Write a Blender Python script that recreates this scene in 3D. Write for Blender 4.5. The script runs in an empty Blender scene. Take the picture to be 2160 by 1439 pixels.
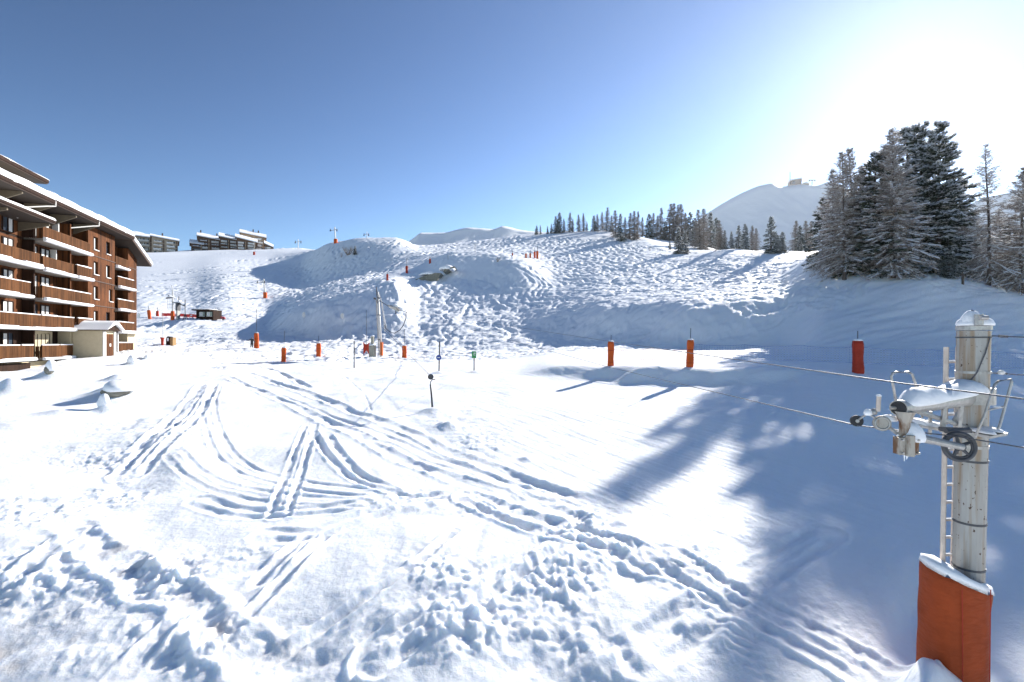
import bpy, bmesh, math, random
import numpy as np
from mathutils import Vector, Matrix, Quaternion

scene = bpy.context.scene
COL = scene.collection
R = math.radians

# ------------------------------------------------------------------ camera
F, CX, CY, CAMZ = 1020.0, 1080.0, 722.0, 6.0        # focal length in photo pixels, principal point, eye height
cam_d = bpy.data.cameras.new('camera')
cam = bpy.data.objects.new('camera', cam_d)
COL.objects.link(cam)
cam.location = (0, 0, CAMZ)
cam.rotation_euler = (R(90), 0, 0)
cam_d.sensor_width = 36.0
cam_d.lens = F / 2160.0 * 36.0
cam_d.shift_y = -(719.5 - CY) / 2160.0
cam_d.clip_start = 0.1
cam_d.clip_end = 12000
scene.camera = cam

# ------------------------------------------------------------------ sky, sun, exposure
SUN_AZ = math.atan2(1930 - CX, F)                    # clockwise from +Y
SUN_EL = math.atan2(CY - 105, math.hypot(F, 1930 - CX))
world = bpy.data.worlds.new('World')
scene.world = world
world.use_nodes = True
wn = world.node_tree.nodes
sky_tex = wn.new('ShaderNodeTexSky')
sky_tex.sky_type = 'NISHITA'
sky_tex.sun_disc = False
sky_tex.sun_elevation = SUN_EL
sky_tex.sun_rotation = SUN_AZ
sky_tex.altitude = 1415
sky_tex.air_density = 1.0
sky_tex.dust_density = 0.38
sky_tex.ozone_density = 1.2
sky_hs = wn.new('ShaderNodeHueSaturation')             # clear mountain air: deeper blue away from the sun
sky_hs.inputs['Saturation'].default_value = 0.97
sky_hs.inputs['Hue'].default_value = 0.497
sky_hs.inputs['Value'].default_value = 0.74
sky_gm = wn.new('ShaderNodeGamma')
sky_gm.inputs['Gamma'].default_value = 1.60
world.node_tree.links.new(sky_tex.outputs[0], sky_hs.inputs['Color'])
world.node_tree.links.new(sky_hs.outputs[0], sky_gm.inputs[0])
world.node_tree.links.new(sky_gm.outputs[0], wn['Background'].inputs[0])
wn['Background'].inputs[1].default_value = 0.05

sun_d = bpy.data.lights.new('sun', 'SUN')
sun_d.energy = 5.0
sun_d.angle = R(0.53)
sun_d.color = (1.0, 0.955, 0.89)
sun = bpy.data.objects.new('sun', sun_d)
COL.objects.link(sun)
sdir = Vector((math.sin(SUN_AZ) * math.cos(SUN_EL), math.cos(SUN_AZ) * math.cos(SUN_EL), math.sin(SUN_EL)))
sun.rotation_euler = sdir.to_track_quat('Z', 'Y').to_euler()
sun.location = (40, 50, 60)

scene.view_settings.view_transform = 'Standard'
scene.view_settings.look = 'None'
scene.view_settings.gamma = 1.0
scene.view_settings.use_curve_mapping = False
scene.view_settings.exposure = 1.02
scene.cycles.max_bounces = 8
scene.cycles.diffuse_bounces = 4
scene.cycles.transparent_max_bounces = 16
scene.cycles.use_denoising = True
scene.cycles.volume_bounces = 0

# ------------------------------------------------------------------ materials
MAT = {}
def new_mat(name):
    m = bpy.data.materials.new(name)
    m.use_nodes = True
    return m, m.node_tree, m.node_tree.nodes['Principled BSDF']

def ramp(nt, fac, stops):
    r = nt.nodes.new('ShaderNodeValToRGB')
    while len(r.color_ramp.elements) < len(stops):
        r.color_ramp.elements.new(0.5)
    for e, (p, c) in zip(r.color_ramp.elements, stops):
        e.position = p
        e.color = (c[0], c[1], c[2], 1)
    nt.links.new(fac, r.inputs[0])
    return r.outputs[0]

def noise(nt, scale, detail=4, rough=0.55, stretch=None, coord='Object'):
    t = nt.nodes.new('ShaderNodeTexCoord')
    src = t.outputs[coord]
    if stretch:
        mp = nt.nodes.new('ShaderNodeMapping')
        mp.inputs['Scale'].default_value = stretch
        nt.links.new(src, mp.inputs[0])
        src = mp.outputs[0]
    n = nt.nodes.new('ShaderNodeTexNoise')
    n.inputs['Scale'].default_value = scale
    n.inputs['Detail'].default_value = detail
    n.inputs['Roughness'].default_value = rough
    nt.links.new(src, n.inputs['Vector'])
    return n.outputs['Fac']

def bump(nt, b, fac, dist, strength=1.0):
    n = nt.nodes.new('ShaderNodeBump')
    n.inputs['Strength'].default_value = strength
    n.inputs['Distance'].default_value = dist
    nt.links.new(fac, n.inputs['Height'])
    nt.links.new(n.outputs[0], b.inputs['Normal'])
    return n

def mat_plain(key, col, rough=0.6, metal=0.0, var=0.25, scale=6.0, stretch=None, bumpd=0.0, detail=5):
    m, nt, b = new_mat(key)
    f = noise(nt, scale, detail, 0.6, stretch)
    lo = tuple(c * (1 - var) for c in col)
    hi = tuple(min(1, c * (1 + var)) for c in col)
    nt.links.new(ramp(nt, f, [(0.3, lo), (0.7, hi)]), b.inputs['Base Color'])
    b.inputs['Roughness'].default_value = rough
    b.inputs['Metallic'].default_value = metal
    if bumpd:
        bump(nt, b, f, bumpd)
    MAT[key] = m
    return m

def mat_snow(key, col, grain, bumpd, tinted=False, sss=0.0):
    m, nt, b = new_mat(key)
    f1 = noise(nt, grain, 6, 0.65)
    base = ramp(nt, f1, [(0.25, tuple(c * 0.965 for c in col)), (0.75, col)])
    if tinted:
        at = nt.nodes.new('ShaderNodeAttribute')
        at.attribute_name = 'brown_tint'  # per-vertex amount of brown mixed into the snow colour
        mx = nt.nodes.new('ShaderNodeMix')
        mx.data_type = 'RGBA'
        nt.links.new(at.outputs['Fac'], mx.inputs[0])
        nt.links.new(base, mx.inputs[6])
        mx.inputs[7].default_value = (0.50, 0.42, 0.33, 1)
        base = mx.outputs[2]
    nt.links.new(base, b.inputs['Base Color'])
    b.inputs['Roughness'].default_value = 0.65
    b.inputs['Specular IOR Level'].default_value = 0.25
    if sss:                                         # light bleeds through the loose surface
        b.inputs['Subsurface Weight'].default_value = 1.0
        b.inputs['Subsurface Radius'].default_value = (0.9, 1.0, 1.15)
        b.inputs['Subsurface Scale'].default_value = sss
    bump(nt, b, f1, bumpd)
    MAT[key] = m
    return m

mat_snow('snow_ground', (0.89, 0.912, 0.943), 9.0, 0.022, tinted=True, sss=0.12)
mat_snow('snow_slope', (0.88, 0.905, 0.94), 5.0, 0.03)
mat_snow('snow_cap', (0.91, 0.92, 0.935), 14.0, 0.012)
mat_snow('snow_far', (0.86, 0.885, 0.92), 0.05, 0.5)

# ------------------------------------------------------------------ mesh helpers
class MB:
    """collects shapes; build() links them as ONE mesh object"""
    def __init__(s):
        s.v, s.f, s.mi = [], [], []
    def add(s, vs, fs, mi=0):
        o = len(s.v)
        s.v += [tuple(p) for p in vs]
        for f in fs:
            s.f.append(tuple(i + o for i in f))
            s.mi.append(mi)
        return s
    def frame_box(s, o, ax, ay, az, mi=0):
        """box from corner o with edge vectors"""
        o, ax, ay, az = Vector(o), Vector(ax), Vector(ay), Vector(az)
        vs = [o, o + ax, o + ax + ay, o + ay, o + az, o + ax + az, o + ax + ay + az, o + ay + az]
        fs = [(0, 3, 2, 1), (4, 5, 6, 7), (0, 1, 5, 4), (1, 2, 6, 5), (2, 3, 7, 6), (3, 0, 4, 7)]
        if ax.cross(ay).dot(az) < 0:
            fs = [f[::-1] for f in fs]
        return s.add(vs, fs, mi)
    def box(s, x0, x1, y0, y1, z0, z1, mi=0):
        return s.frame_box((x0, y0, z0), (x1 - x0, 0, 0), (0, y1 - y0, 0), (0, 0, z1 - z0), mi)
    def rbox(s, x0, x1, y0, y1, z0, z1, r=0.03, mi=0):
        """box with chamfered vertical and top edges"""
        def ring(z, k):
            return [(x0 + k, y0 + r + k, z), (x0 + r + k, y0 + k, z), (x1 - r - k, y0 + k, z), (x1 - k, y0 + r + k, z),
                    (x1 - k, y1 - r - k, z), (x1 - r - k, y1 - k, z), (x0 + r + k, y1 - k, z), (x0 + k, y1 - r - k, z)]
        return s.rings([ring(z0, r * .6), ring(z0 + r, 0), ring(z1 - r, 0), ring(z1, r * .6)], mi=mi)
    def rings(s, rs, closed=True, cap=True, mi=0):
        n = len(rs[0])
        vs = [p for r in rs for p in r]
        fs = []
        for i in range(len(rs) - 1):
            for j in range(n if closed else n - 1):
                k = (j + 1) % n
                fs.append((i * n + j, i * n + k, (i + 1) * n + k, (i + 1) * n + j))
        if cap and closed:
            fs.append(tuple(range(n))[::-1])
            fs.append(tuple(range((len(rs) - 1) * n, len(rs) * n)))
        return s.add(vs, fs, mi)
    def tube(s, pts, rad, n=8, mi=0, cap=True):
        pts = [Vector(p) for p in pts]
        if not hasattr(rad, '__len__'):
            rad = [rad] * len(pts)
        rs = []
        up = None
        for i, p in enumerate(pts):
            a = pts[max(i - 1, 0)]
            b = pts[min(i + 1, len(pts) - 1)]
            d = (b - a).normalized()
            if up is None:
                up = Vector((0, 0, 1)) if abs(d.z) < 0.9 else Vector((1, 0, 0))
            x = d.cross(up)
            if x.length < 1e-4:
                x = d.cross(Vector((0, 1, 0)))
            x.normalize()
            y = d.cross(x)
            rs.append([p + (x * math.cos(t) + y * math.sin(t)) * rad[i] for t in [2 * math.pi * k / n for k in range(n)]])
        return s.rings(rs, cap=cap, mi=mi)
    def disc(s, c, axis, r, th, n=20, mi=0):
        c, a = Vector(c), Vector(axis).normalized()
        return s.tube([c - a * th / 2, c + a * th / 2], r, n, mi)
    def torus(s, c, axis, r, tr, n=24, m=8, mi=0):
        c, a = Vector(c), Vector(axis).normalized()
        x = a.orthogonal().normalized()
        y = a.cross(x)
        vs, fs = [], []
        for i in range(n):
            t = 2 * math.pi * i / n
            q = x * math.cos(t) + y * math.sin(t)
            for j in range(m):
                w = 2 * math.pi * j / m
                vs.append(c + q * (r + tr * math.cos(w)) + a * tr * math.sin(w))
        for i in range(n):
            for j in range(m):
                fs.append((i * m + j, ((i + 1) % n) * m + j, ((i + 1) % n) * m + (j + 1) % m, i * m + (j + 1) % m))
        return s.add(vs, fs, mi)
    def prism(s, poly, vec, mi=0):
        """polygon (3-D points) extruded by vec"""
        v = Vector(vec)
        a = [Vector(p) for p in poly]
        b = [p + v for p in a]
        return s.rings([a, b], mi=mi)
    def blob(s, c, rx, ry, rz, seed=0, n=14, m=9, amp=0.12, floor=-0.25, mi=0, rot=0.0):
        """lumpy snow pillow: squashed sphere cut flat below"""
        rnd = random.Random(seed)
        ph = [(rnd.uniform(0, 6.28), rnd.randint(1, 4), rnd.uniform(0.5, 3)) for _ in range(5)]
        rs = []
        cr, sr = math.cos(rot), math.sin(rot)
        for i in range(m + 1):
            el = -math.pi / 2 + math.pi * i / m
            ring = []
            for j in range(n):
                t = 2 * math.pi * j / n
                k = 1 + amp * sum(math.sin(p + q * t + w * el) for p, q, w in ph) / 2.2
                k = 1 + (k - 1) * math.cos(el)
                x, y, z = math.cos(el) * math.cos(t) * k, math.cos(el) * math.sin(t) * k, max(math.sin(el), floor)
                x, y = x * rx, y * ry
                ring.append((c[0] + x * cr - y * sr, c[1] + x * sr + y * cr, c[2] + z * rz * (1 + amp * 0.4 * math.sin(ph[0][0] + 2 * t))))
            rs.append(ring)
        return s.rings(rs, mi=mi)
    def mesh(s, name, mats, smooth=False):
        me = bpy.data.meshes.new(name)
        me.from_pydata(s.v, [], s.f)
        for m in (mats if isinstance(mats, (list, tuple)) else [mats]):
            me.materials.append(MAT[m])
        if any(s.mi):
            me.polygons.foreach_set('material_index', s.mi)
        if smooth:
            me.polygons.foreach_set('use_smooth', [True] * len(me.polygons))
        me.update()
        return me
    def build(s, name, mats, parent=None, smooth=False, kind=None, label=None):
        o = bpy.data.objects.new(name, s.mesh(name, mats, smooth))
        COL.objects.link(o)
        if parent is not None:
            o.parent = parent
        if kind:
            o['kind'] = kind
        if label:
            o['label'] = label
        return o

def thing(name, label, cat, loc=(0, 0, 0), rz=0.0, group=None):
    o = bpy.data.objects.new(name, None)
    COL.objects.link(o)
    o.empty_display_size = 0.3
    o.location = loc
    o.rotation_euler = (0, 0, rz)
    return tag(o, label, cat, group)

def tag(o, label, cat, group=None):
    o['label'] = label
    o['category'] = cat
    if group:
        o['group'] = group
    return o

def structure(o):
    o['kind'] = 'structure'
    return o

def copy_thing(root, label=None):
    r = root.copy()
    COL.objects.link(r)
    if label:
        r['label'] = label
    for ch in list(root.children):
        c = ch.copy()
        COL.objects.link(c)
        c.parent = r
        for g in list(ch.children):
            d = g.copy()
            COL.objects.link(d)
            d.parent = c
    return r

def P(px, py, d):
    """world point seen at photo pixel (px, py) at depth d"""
    return Vector(((px - CX) / F * d, d, CAMZ + (CY - py) / F * d))

ORD = ['first', 'second', 'third', 'fourth', 'fifth', 'sixth', 'seventh', 'eighth', 'ninth', 'tenth', 'eleventh', 'twelfth',
       'thirteenth', 'fourteenth', 'fifteenth', 'sixteenth', 'seventeenth', 'eighteenth', 'nineteenth', 'twentieth',
       'twenty-first', 'twenty-second', 'twenty-third', 'twenty-fourth', 'twenty-fifth', 'twenty-sixth', 'twenty-seventh',
       'twenty-eighth', 'twenty-ninth', 'thirtieth']

# ------------------------------------------------------------------ snow ground: one heightfield sheet
# depth profiles of the land along bearings (photo column): (depth in metres, photo row)
PROF = {
 -420: [(3.5,2200),(7,1436),(10,1180),(14,1018),(20,898),(26,828),(31,790),(38,788),(60,765),(100,740),(200,700),(400,640),(600,630),(1500,640),(4000,650)],
 0:   [(3.5,2200),(7,1436),(10,1180),(14,1020),(20,900),(26,831),(31,790),(38,788),(60,762),(100,730),(170,650),(300,560),(400,545),(600,560),(1500,600),(4000,640)],
 150: [(3.5,2200),(7,1436),(10,1184),(14,1028),(20,905),(26,836),(33,790),(42,766),(52,752),(63,742),(100,690),(170,620),(300,545),(400,535),(600,550),(1500,600),(4000,640)],
 300:[(3.5,2200),(7,1436),(10,1187),(14,1034),(20,906),(26,842),(35,789),(50,751),(63,735),(80,712),(100,679),(115,655),(135,626),(160,600),(190,579),(220,565),(260,552),(330,536),(400,531),(600,545),(1500,600),(4000,640)],
 390:[(3.5,2200),(7,1436),(10,1190),(13,1058),(18,935),(24,864),(31,814),(40,778),(52,754),(63,738),(80,718),(93,694),(100,673),(112,668),(125,646),(145,616),(165,597),(190,578),(220,564),(260,551),(330,536),(410,529),(600,540),(1500,600),(4000,640)],
 470:[(3.5,2200),(7,1436),(10,1190),(13,1058),(18,938),(24,864),(31,814),(40,780),(52,758),(63,740),(80,714),(95,692),(105,673),(120,650),(140,618),(160,594),(185,575),(215,562),(260,548),(330,534),(420,528),(600,538),(1500,600),(4000,640)],
 560:[(3.5,2200),(7,1436),(10,1191),(13,1059),(18,940),(24,865),(31,815),(40,784),(52,762),(60,749),(70,732),(78,717),(95,692),(112,668),(130,645),(150,616),(170,592),(195,574),(225,561),(260,549),(330,531),(380,527),(600,538),(1500,600),(4000,640)],
 630:[(3.5,2200),(7,1436),(10,1191),(13,1059),(18,940),(24,865),(31,815),(40,785),(52,764),(60,751),(68,736),(75,722),(82,706),(90,656),(108,641),(130,622),(155,603),(180,578),(205,556),(240,538),(300,526),(380,524),(600,535),(1500,600),(4000,640)],
 700:[(3.5,2200),(7,1436),(10,1191),(13,1059),(18,940),(24,865),(31,815),(40,785),(58,752),(66,737),(72,726),(77,716),(88,632),(105,620),(130,602),(155,588),(177,552),(192,526),(205,514),(215,512),(250,521),(300,530),(600,545),(1500,600),(4000,640)],
 770:[(3.5,2200),(7,1436),(10,1191),(13,1059),(18,940),(24,864),(31,814),(40,784),(62,750),(69,736),(73,724),(77,714),(91,611),(106,601),(128,588),(152,575),(172,542),(190,509),(200,502),(230,512),(300,528),(600,545),(1500,600),(4000,640)],
 830:[(3.5,2200),(7,1436),(10,1191),(13,1059),(18,940),(24,863),(31,812),(39,783),(62,750),(69,736),(73,724),(77,712),(95,592),(109,585),(132,574),(152,560),(172,532),(190,508),(200,501),(225,510),(280,522),(600,545),(1500,600),(4000,640)],
 890: [(3.5,2200),(7,1436),(10,1191),(13,1059),(18,940),(24,862),(31,812),(38,784),(62,749),(70,735),(73,724),(78,705),(88,655),(98,606),(103,590),(112,572),(130,556),(160,530),(200,518),(260,522),(600,545),(1500,600),(4000,640)],
 960: [(3.5,2200),(7,1436),(10,1191),(13,1059),(18,940),(24,862),(31,812),(38,784),(60,749),(70,735),(74,720),(80,690),(88,656),(97,617),(104,588),(110,553),(115,538),(123,531),(135,534),(160,528),(205,513),(260,518),(600,545),(1500,600),(4000,640)],
 1030:[(3.5,2200),(7,1436),(10,1191),(13,1059),(18,940),(24,860),(31,810),(38,783),(57,752),(68,736),(73,721),(80,690),(89,654),(98,613),(104,585),(109,556),(114,537),(121,530),(133,533),(160,522),(205,505),(260,512),(600,540),(1500,600),(4000,640)],
 1090:[(3.5,2200),(7,1436),(10,1191),(13,1059),(18,940),(24,858),(31,806),(38,778),(55,751),(66,737),(72,722),(80,688),(90,648),(100,600),(106,562),(111,545),(125,540),(150,522),(200,496),(260,505),(600,540),(1500,600),(4000,640)],
 1180:[(3.5,2200),(7,1436),(10,1191),(13,1060),(18,940),(24,857),(29,822),(33,795),(34.6,772),(38,763),(50,746),(62,731),(69,716),(78,680),(88,640),(100,598),(115,562),(140,528),(195,489),(250,496),(600,540),(1500,600),(4000,640)],
 1280:[(3.5,2200),(7,1436),(10,1191),(13,1062),(18,940),(24,858),(28,826),(31.6,804),(33.2,774),(34,771),(39,758),(48,743),(58,729),(65,713),(75,674),(86,632),(100,592),(120,552),(150,516),(190,487),(240,494),(600,540),(1500,600),(4000,640)],
 1360:[(3.5,2200),(7,1436),(10,1191),(13,1062),(18,938),(22,878),(26.5,833),(30,806),(31.4,775),(32.2,772),(37,759),(46,743),(56,727),(64,704),(74,664),(86,622),(100,590),(120,552),(145,524),(175,503),(215,502),(300,512),(600,545),(1500,600),(4000,640)],
 1450:[(3.5,2200),(7,1436),(10,1191),(13,1062),(18,936),(21,888),(25.5,840),(28.9,809),(30.2,777),(30.8,773),(36,758),(45,744),(54,726),(64,692),(74,650),(86,610),(102,576),(120,546),(134,533),(160,527),(200,512),(300,515),(600,550),(1500,600),(4000,640)],
 1540:[(3.5,2200),(7,1436),(10,1191),(13,1063),(18,934),(21,884),(25,840),(28,807),(29.2,779),(29.8,776),(35,760),(43,745),(52,722),(62,686),(72,645),(84,600),(98,566),(112,538),(122,524),(135,527),(170,530),(300,530),(600,560),(1500,610),(4000,650)],
 1640:[(3.5,2200),(7,1436),(10,1191),(13,1064),(18,935),(21,880),(24.5,838),(27.3,806),(28.4,780),(34,762),(42,742),(50,714),(59,676),(69,634),(80,590),(92,560),(106,540),(118,531),(132,534),(170,530),(300,530),(600,560),(1500,610),(4000,650)],
 1750:[(3.5,2200),(7,1436),(10,1192),(13,1065),(18,936),(22,855),(25,812),(27.3,784),(33,763),(40,736),(47,702),(54,664),(62,622),(70,586),(80,554),(90,537),(98,531),(115,537),(170,530),(300,530),(600,570),(1500,620),(4000,650)],
 1850:[(3.5,2200),(7,1436),(10,1192),(13,1066),(18,938),(22,852),(25,808),(27,787),(32,764),(39,732),(46,696),(53,652),(60,610),(66,580),(72,562),(80,553),(98,556),(170,545),(300,545),(600,580),(1500,620),(4000,650)],
 1950:[(3.5,2200),(6.6,1400),(7.6,1405),(10,1194),(13,1068),(18,940),(22,852),(26,794),(31,768),(38,734),(45,696),(52,650),(58,610),(63,586),(69,577),(78,573),(95,576),(170,565),(300,560),(600,590),(1500,630),(4000,650)],
 2050:[(3.5,2200),(6.6,1460),(7.6,1400),(10,1194),(13,1068),(18,942),(22,854),(26,797),(31,769),(38,737),(45,698),(52,652),(58,618),(63,596),(68,589),(78,586),(95,588),(170,580),(300,575),(600,600),(1500,640),(4000,650)],
 2160:[(3.5,2200),(7,1455),(10,1194),(13,1068),(18,942),(22,858),(26,802),(31,772),(38,740),(45,702),(52,658),(59,624),(65,608),(72,604),(95,603),(170,595),(300,590),(600,610),(1500,640),(4000,650)],
 2560:[(3.5,2200),(7,1455),(10,1194),(13,1068),(18,942),(22,860),(26,808),(31,776),(38,744),(45,706),(52,664),(59,634),(66,622),(95,615),(170,600),(300,595),(600,615),(1500,645),(4000,650)],
}

for c_ in PROF:                                   # a bank falls away towards the foot of the house the camera stands in
    if c_ < 1900:
        PROF[c_] = [(3.5, 2450), (5, 1890), (7, 1480), (8.5, 1306)] + [q_ for q_ in PROF[c_] if q_[0] > 9]
for c_ in PROF:                                   # the tree bank on the right stands a little nearer
    if c_ >= 1750:
        PROF[c_] = [((33 + (d_ - 33) * .74) if 33 < d_ < 120 else d_, y_) for d_, y_ in PROF[c_]]

for c_ in PROF:                                   # the hillside is spread over more depth, so it lies at a gentler slope
    k_ = 1.35 if 890 <= c_ <= 1640 else (1.15 if 630 <= c_ <= 830 else 1.0)
    if k_ > 1:
        d0_ = 73 if c_ < 1280 else 58
        PROF[c_] = [((d0_ + (d_ - d0_) * k_) if d0_ < d_ < 300 else (d_ if d_ <= d0_ else d_ * 1.25), y_) for d_, y_ in PROF[c_]]

BANK = {                                          # steep shaded bank behind the net fence, then the open slope above it
 1180: [(50,746),(62,733),(70,719),(84,655),(95,632),(110,603),(135,566),(170,530),(236,489),(300,497)],
 1280: [(48,743),(58,731),(64,718),(72,650),(85,627),(110,590),(140,555),(185,518),(236,487),(300,495)],
 1360: [(46,744),(55,732),(60,716),(69,642),(85,617),(110,583),(140,549),(175,522),(216,503),(270,503)],
 1450: [(45,745),(52,735),(60,652),(64,634),(80,613),(100,590),(125,560),(150,538),(170,531),(200,527),(270,513)],
 1540: [(43,747),(49,738),(57,657),(61,632),(75,609),(95,580),(115,550),(140,526),(158,528),(210,530)],
 1640: [(42,746),(47,736),(55,657),(60,624),(72,599),(88,570),(104,548),(122,532),(140,535),(210,530)],
}
for c_, l_ in BANK.items():
    PROF[c_] = [q_ for q_ in PROF[c_] if q_[0] < 41] + l_ + [q_ for q_ in PROF[c_] if q_[0] > 320]

def pchip_slopes(x, y):
    h = np.diff(x)
    h = h.reshape((-1,) + (1,) * (y.ndim - 1))
    dl = np.diff(y, axis=0) / h
    m = np.zeros_like(y)
    w1, w2 = 2 * h[1:] + h[:-1], h[1:] + 2 * h[:-1]
    a, b = dl[:-1], dl[1:]
    ok = a * b > 0
    with np.errstate(divide='ignore', invalid='ignore'):
        mm = (w1 + w2) / (w1 / np.where(ok, a, 1) + w2 / np.where(ok, b, 1))
    m[1:-1] = np.where(ok, mm, 0)
    m[0], m[-1] = dl[0], dl[-1]
    return m

def pchip(x, y, q):
    m = pchip_slopes(x, y)
    i = np.clip(np.searchsorted(x, q) - 1, 0, len(x) - 2)
    h = (x[i + 1] - x[i])
    t = (q - x[i]) / h
    sh = (-1,) + (1,) * (y.ndim - 1)
    t, h = t.reshape(sh), h.reshape(sh)
    return ((1 + 2 * t) * (1 - t) ** 2) * y[i] + t * (1 - t) ** 2 * h * m[i] + t * t * (3 - 2 * t) * y[i + 1] + t * t * (t - 1) * h * m[i + 1]

segs = [(3.5, 6, 34), (6, 14, 250), (14, 34, 220), (34, 60, 96), (60, 225, 330), (225, 600, 60), (600, 4000, 16)]
dd = [3.5]
for a, b, n in segs:
    dd += list(np.exp(np.linspace(math.log(a), math.log(b), n + 1))[1:])
DD = np.array(dd)
UPX = np.concatenate([np.arange(-420, -20, 9.0), np.arange(-20, 2180, 2.55), np.arange(2180, 2561, 9.0)])
UU = (UPX - CX) / F
LD = np.log(DD)
ND, NU = len(DD), len(UU)
cols = sorted(PROF)
tab = np.zeros((len(cols), ND))
for k, c in enumerate(cols):
    a = np.array(PROF[c], float)
    tab[k] = pchip(np.log(a[:, 0]), (CY - a[:, 1]) / F, LD)
cu = (np.array(cols, float) - CX) / F
T0 = pchip(cu, tab, UU).T                       # (ND, NU) elevation ratio
X = DD[:, None] * UU[None, :]
Y = np.repeat(DD[:, None], NU, 1)
Z = CAMZ + T0 * Y
PX = np.repeat(UPX[None, :], ND, 0)
PY = CY - T0 * F

def hashg(ix, iy, seed):
    h = (ix.astype(np.int64) * 374761393 + iy.astype(np.int64) * 668265263 + seed * 974634777) & 0x7fffffff
    h = ((h ^ (h >> 13)) * 1274126177) & 0x7fffffff
    h = (h ^ (h >> 16)) & 0xffff
    a = h * (2 * math.pi / 65536.0)
    return np.cos(a), np.sin(a)

def perlin(x, y, seed=0):
    ix, iy = np.floor(x), np.floor(y)
    fx, fy = x - ix, y - iy
    ux, uy = fx * fx * fx * (fx * (fx * 6 - 15) + 10), fy * fy * fy * (fy * (fy * 6 - 15) + 10)
    r = []
    for dx in (0, 1):
        for dy in (0, 1):
            gx, gy = hashg(ix + dx, iy + dy, seed)
            r.append(gx * (fx - dx) + gy * (fy - dy))
    a = r[0] + (r[2] - r[0]) * ux
    b = r[1] + (r[3] - r[1]) * ux
    return (a + (b - a) * uy) * 1.5

def fbm(x, y, wl, octs=3, seed=0, gain=0.5):
    s, amp = 0, 1.0
    for o in range(octs):
        s = s + amp * perlin(x / wl + 17.3 * o, y / wl - 9.1 * o, seed + o)
        wl *= 0.5
        amp *= gain
    return s

def sstep(a, b, x):
    t = np.clip((x - a) / (b - a), 0, 1)
    return t * t * (3 - 2 * t)

def hit(px, py, z=None):
    """depth where the sight line through a photo pixel first meets the land"""
    zz = Z if z is None else z
    u = (px - CX) / F
    j = int(np.clip(np.searchsorted(UU, u), 1, NU - 1))
    w = (u - UU[j - 1]) / (UU[j] - UU[j - 1])
    col = zz[:, j - 1] * (1 - w) + zz[:, j] * w
    t = (col - CAMZ) / DD
    tt = (CY - py) / F
    k = np.nonzero(t >= tt)[0]
    k = k[k > 0]
    if len(k) == 0:
        return float(DD[np.argmax(t[:int(ND * .97)])])
    k = k[0]
    f = (tt - t[k - 1]) / max(t[k] - t[k - 1], 1e-9)
    return float(DD[k - 1] + (DD[k] - DD[k - 1]) * np.clip(f, 0, 1))

def ground_z(x, y, zz=None):
    zz = Z if zz is None else zz
    u, l = x / y, math.log(y)
    j = int(np.clip(np.searchsorted(UU, u), 1, NU - 1))
    i = int(np.clip(np.searchsorted(LD, l), 1, ND - 1))
    w = min(1, max(0, (u - UU[j - 1]) / (UU[j] - UU[j - 1])))
    v = min(1, max(0, (l - LD[i - 1]) / (LD[i] - LD[i - 1])))
    return float((zz[i - 1, j - 1] * (1 - w) + zz[i - 1, j] * w) * (1 - v) + (zz[i, j - 1] * (1 - w) + zz[i, j] * w) * v)

def blobs(lst):
    m = np.zeros_like(Z)
    for cx, cy, rx, ry, s in lst:
        m = np.maximum(m, s * np.exp(-((PX - cx) / rx) ** 2 - ((PY - cy) / ry) ** 2))
    return m

ZB = Z.copy()                                     # smooth land, used to lay out tracks

def polyline(pix, step=0.35):
    """photo pixels -> smooth ground polyline"""
    w = []
    for p in pix:
        d = hit(p[0], p[1], ZB)
        w.append(((p[0] - CX) / F * d, d))
    w = np.array(w)
    t = np.concatenate([[0], np.cumsum(np.hypot(*np.diff(w, axis=0).T))])
    n = max(4, int(t[-1] / step))
    return pchip(t, w, np.linspace(0, t[-1], n))

def dist_field(pl, rad):
    """distance to a ground polyline for vertices within rad (others = inf), plus signed side"""
    D = np.full(Z.shape, np.inf, np.float32)
    S = np.zeros(Z.shape, np.float32)
    boxes = []
    for a, b in zip(pl[:-1], pl[1:]):
        y0, y1 = max(min(a[1], b[1]) - rad, 3.6), max(a[1], b[1]) + rad
        x0, x1 = min(a[0], b[0]) - rad, max(a[0], b[0]) + rad
        us = [x0 / y0, x0 / y1, x1 / y0, x1 / y1]
        i0, i1 = np.searchsorted(LD, [math.log(y0), math.log(y1)])
        j0, j1 = np.searchsorted(UU, [min(us), max(us)])
        if i1 <= i0 or j1 <= j0:
            continue
        x, y = X[i0:i1, j0:j1], Y[i0:i1, j0:j1]
        vx, vy = b[0] - a[0], b[1] - a[1]
        L = vx * vx + vy * vy + 1e-9
        t = np.clip(((x - a[0]) * vx + (y - a[1]) * vy) / L, 0, 1)
        ex, ey = x - a[0] - t * vx, y - a[1] - t * vy
        q = np.hypot(ex, ey)
        sub = D[i0:i1, j0:j1]
        better = q < sub
        sub[better] = q[better]
        S[i0:i1, j0:j1][better] = np.sign(vx * ey - vy * ex)[better]
        boxes.append((i0, i1, j0, j1))
    if not boxes:
        return None
    bx = np.array(boxes)
    sl = (slice(bx[:, 0].min(), bx[:, 1].max()), slice(bx[:, 2].min(), bx[:, 3].max()))
    return D[sl], S[sl], sl

GROOVE = np.zeros_like(Z)
ALONG = 0.32 + 0.95 * sstep(-0.45, 0.5, fbm(X, Y, 2.3, 3, 79))   # tracks fill in and deepen along their length
BERM = np.zeros_like(Z)
WOB = 0.7 * fbm(X, Y, 1.1, 2, 77) + 0.55 * fbm(X, Y, 0.32, 2, 78)

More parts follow.
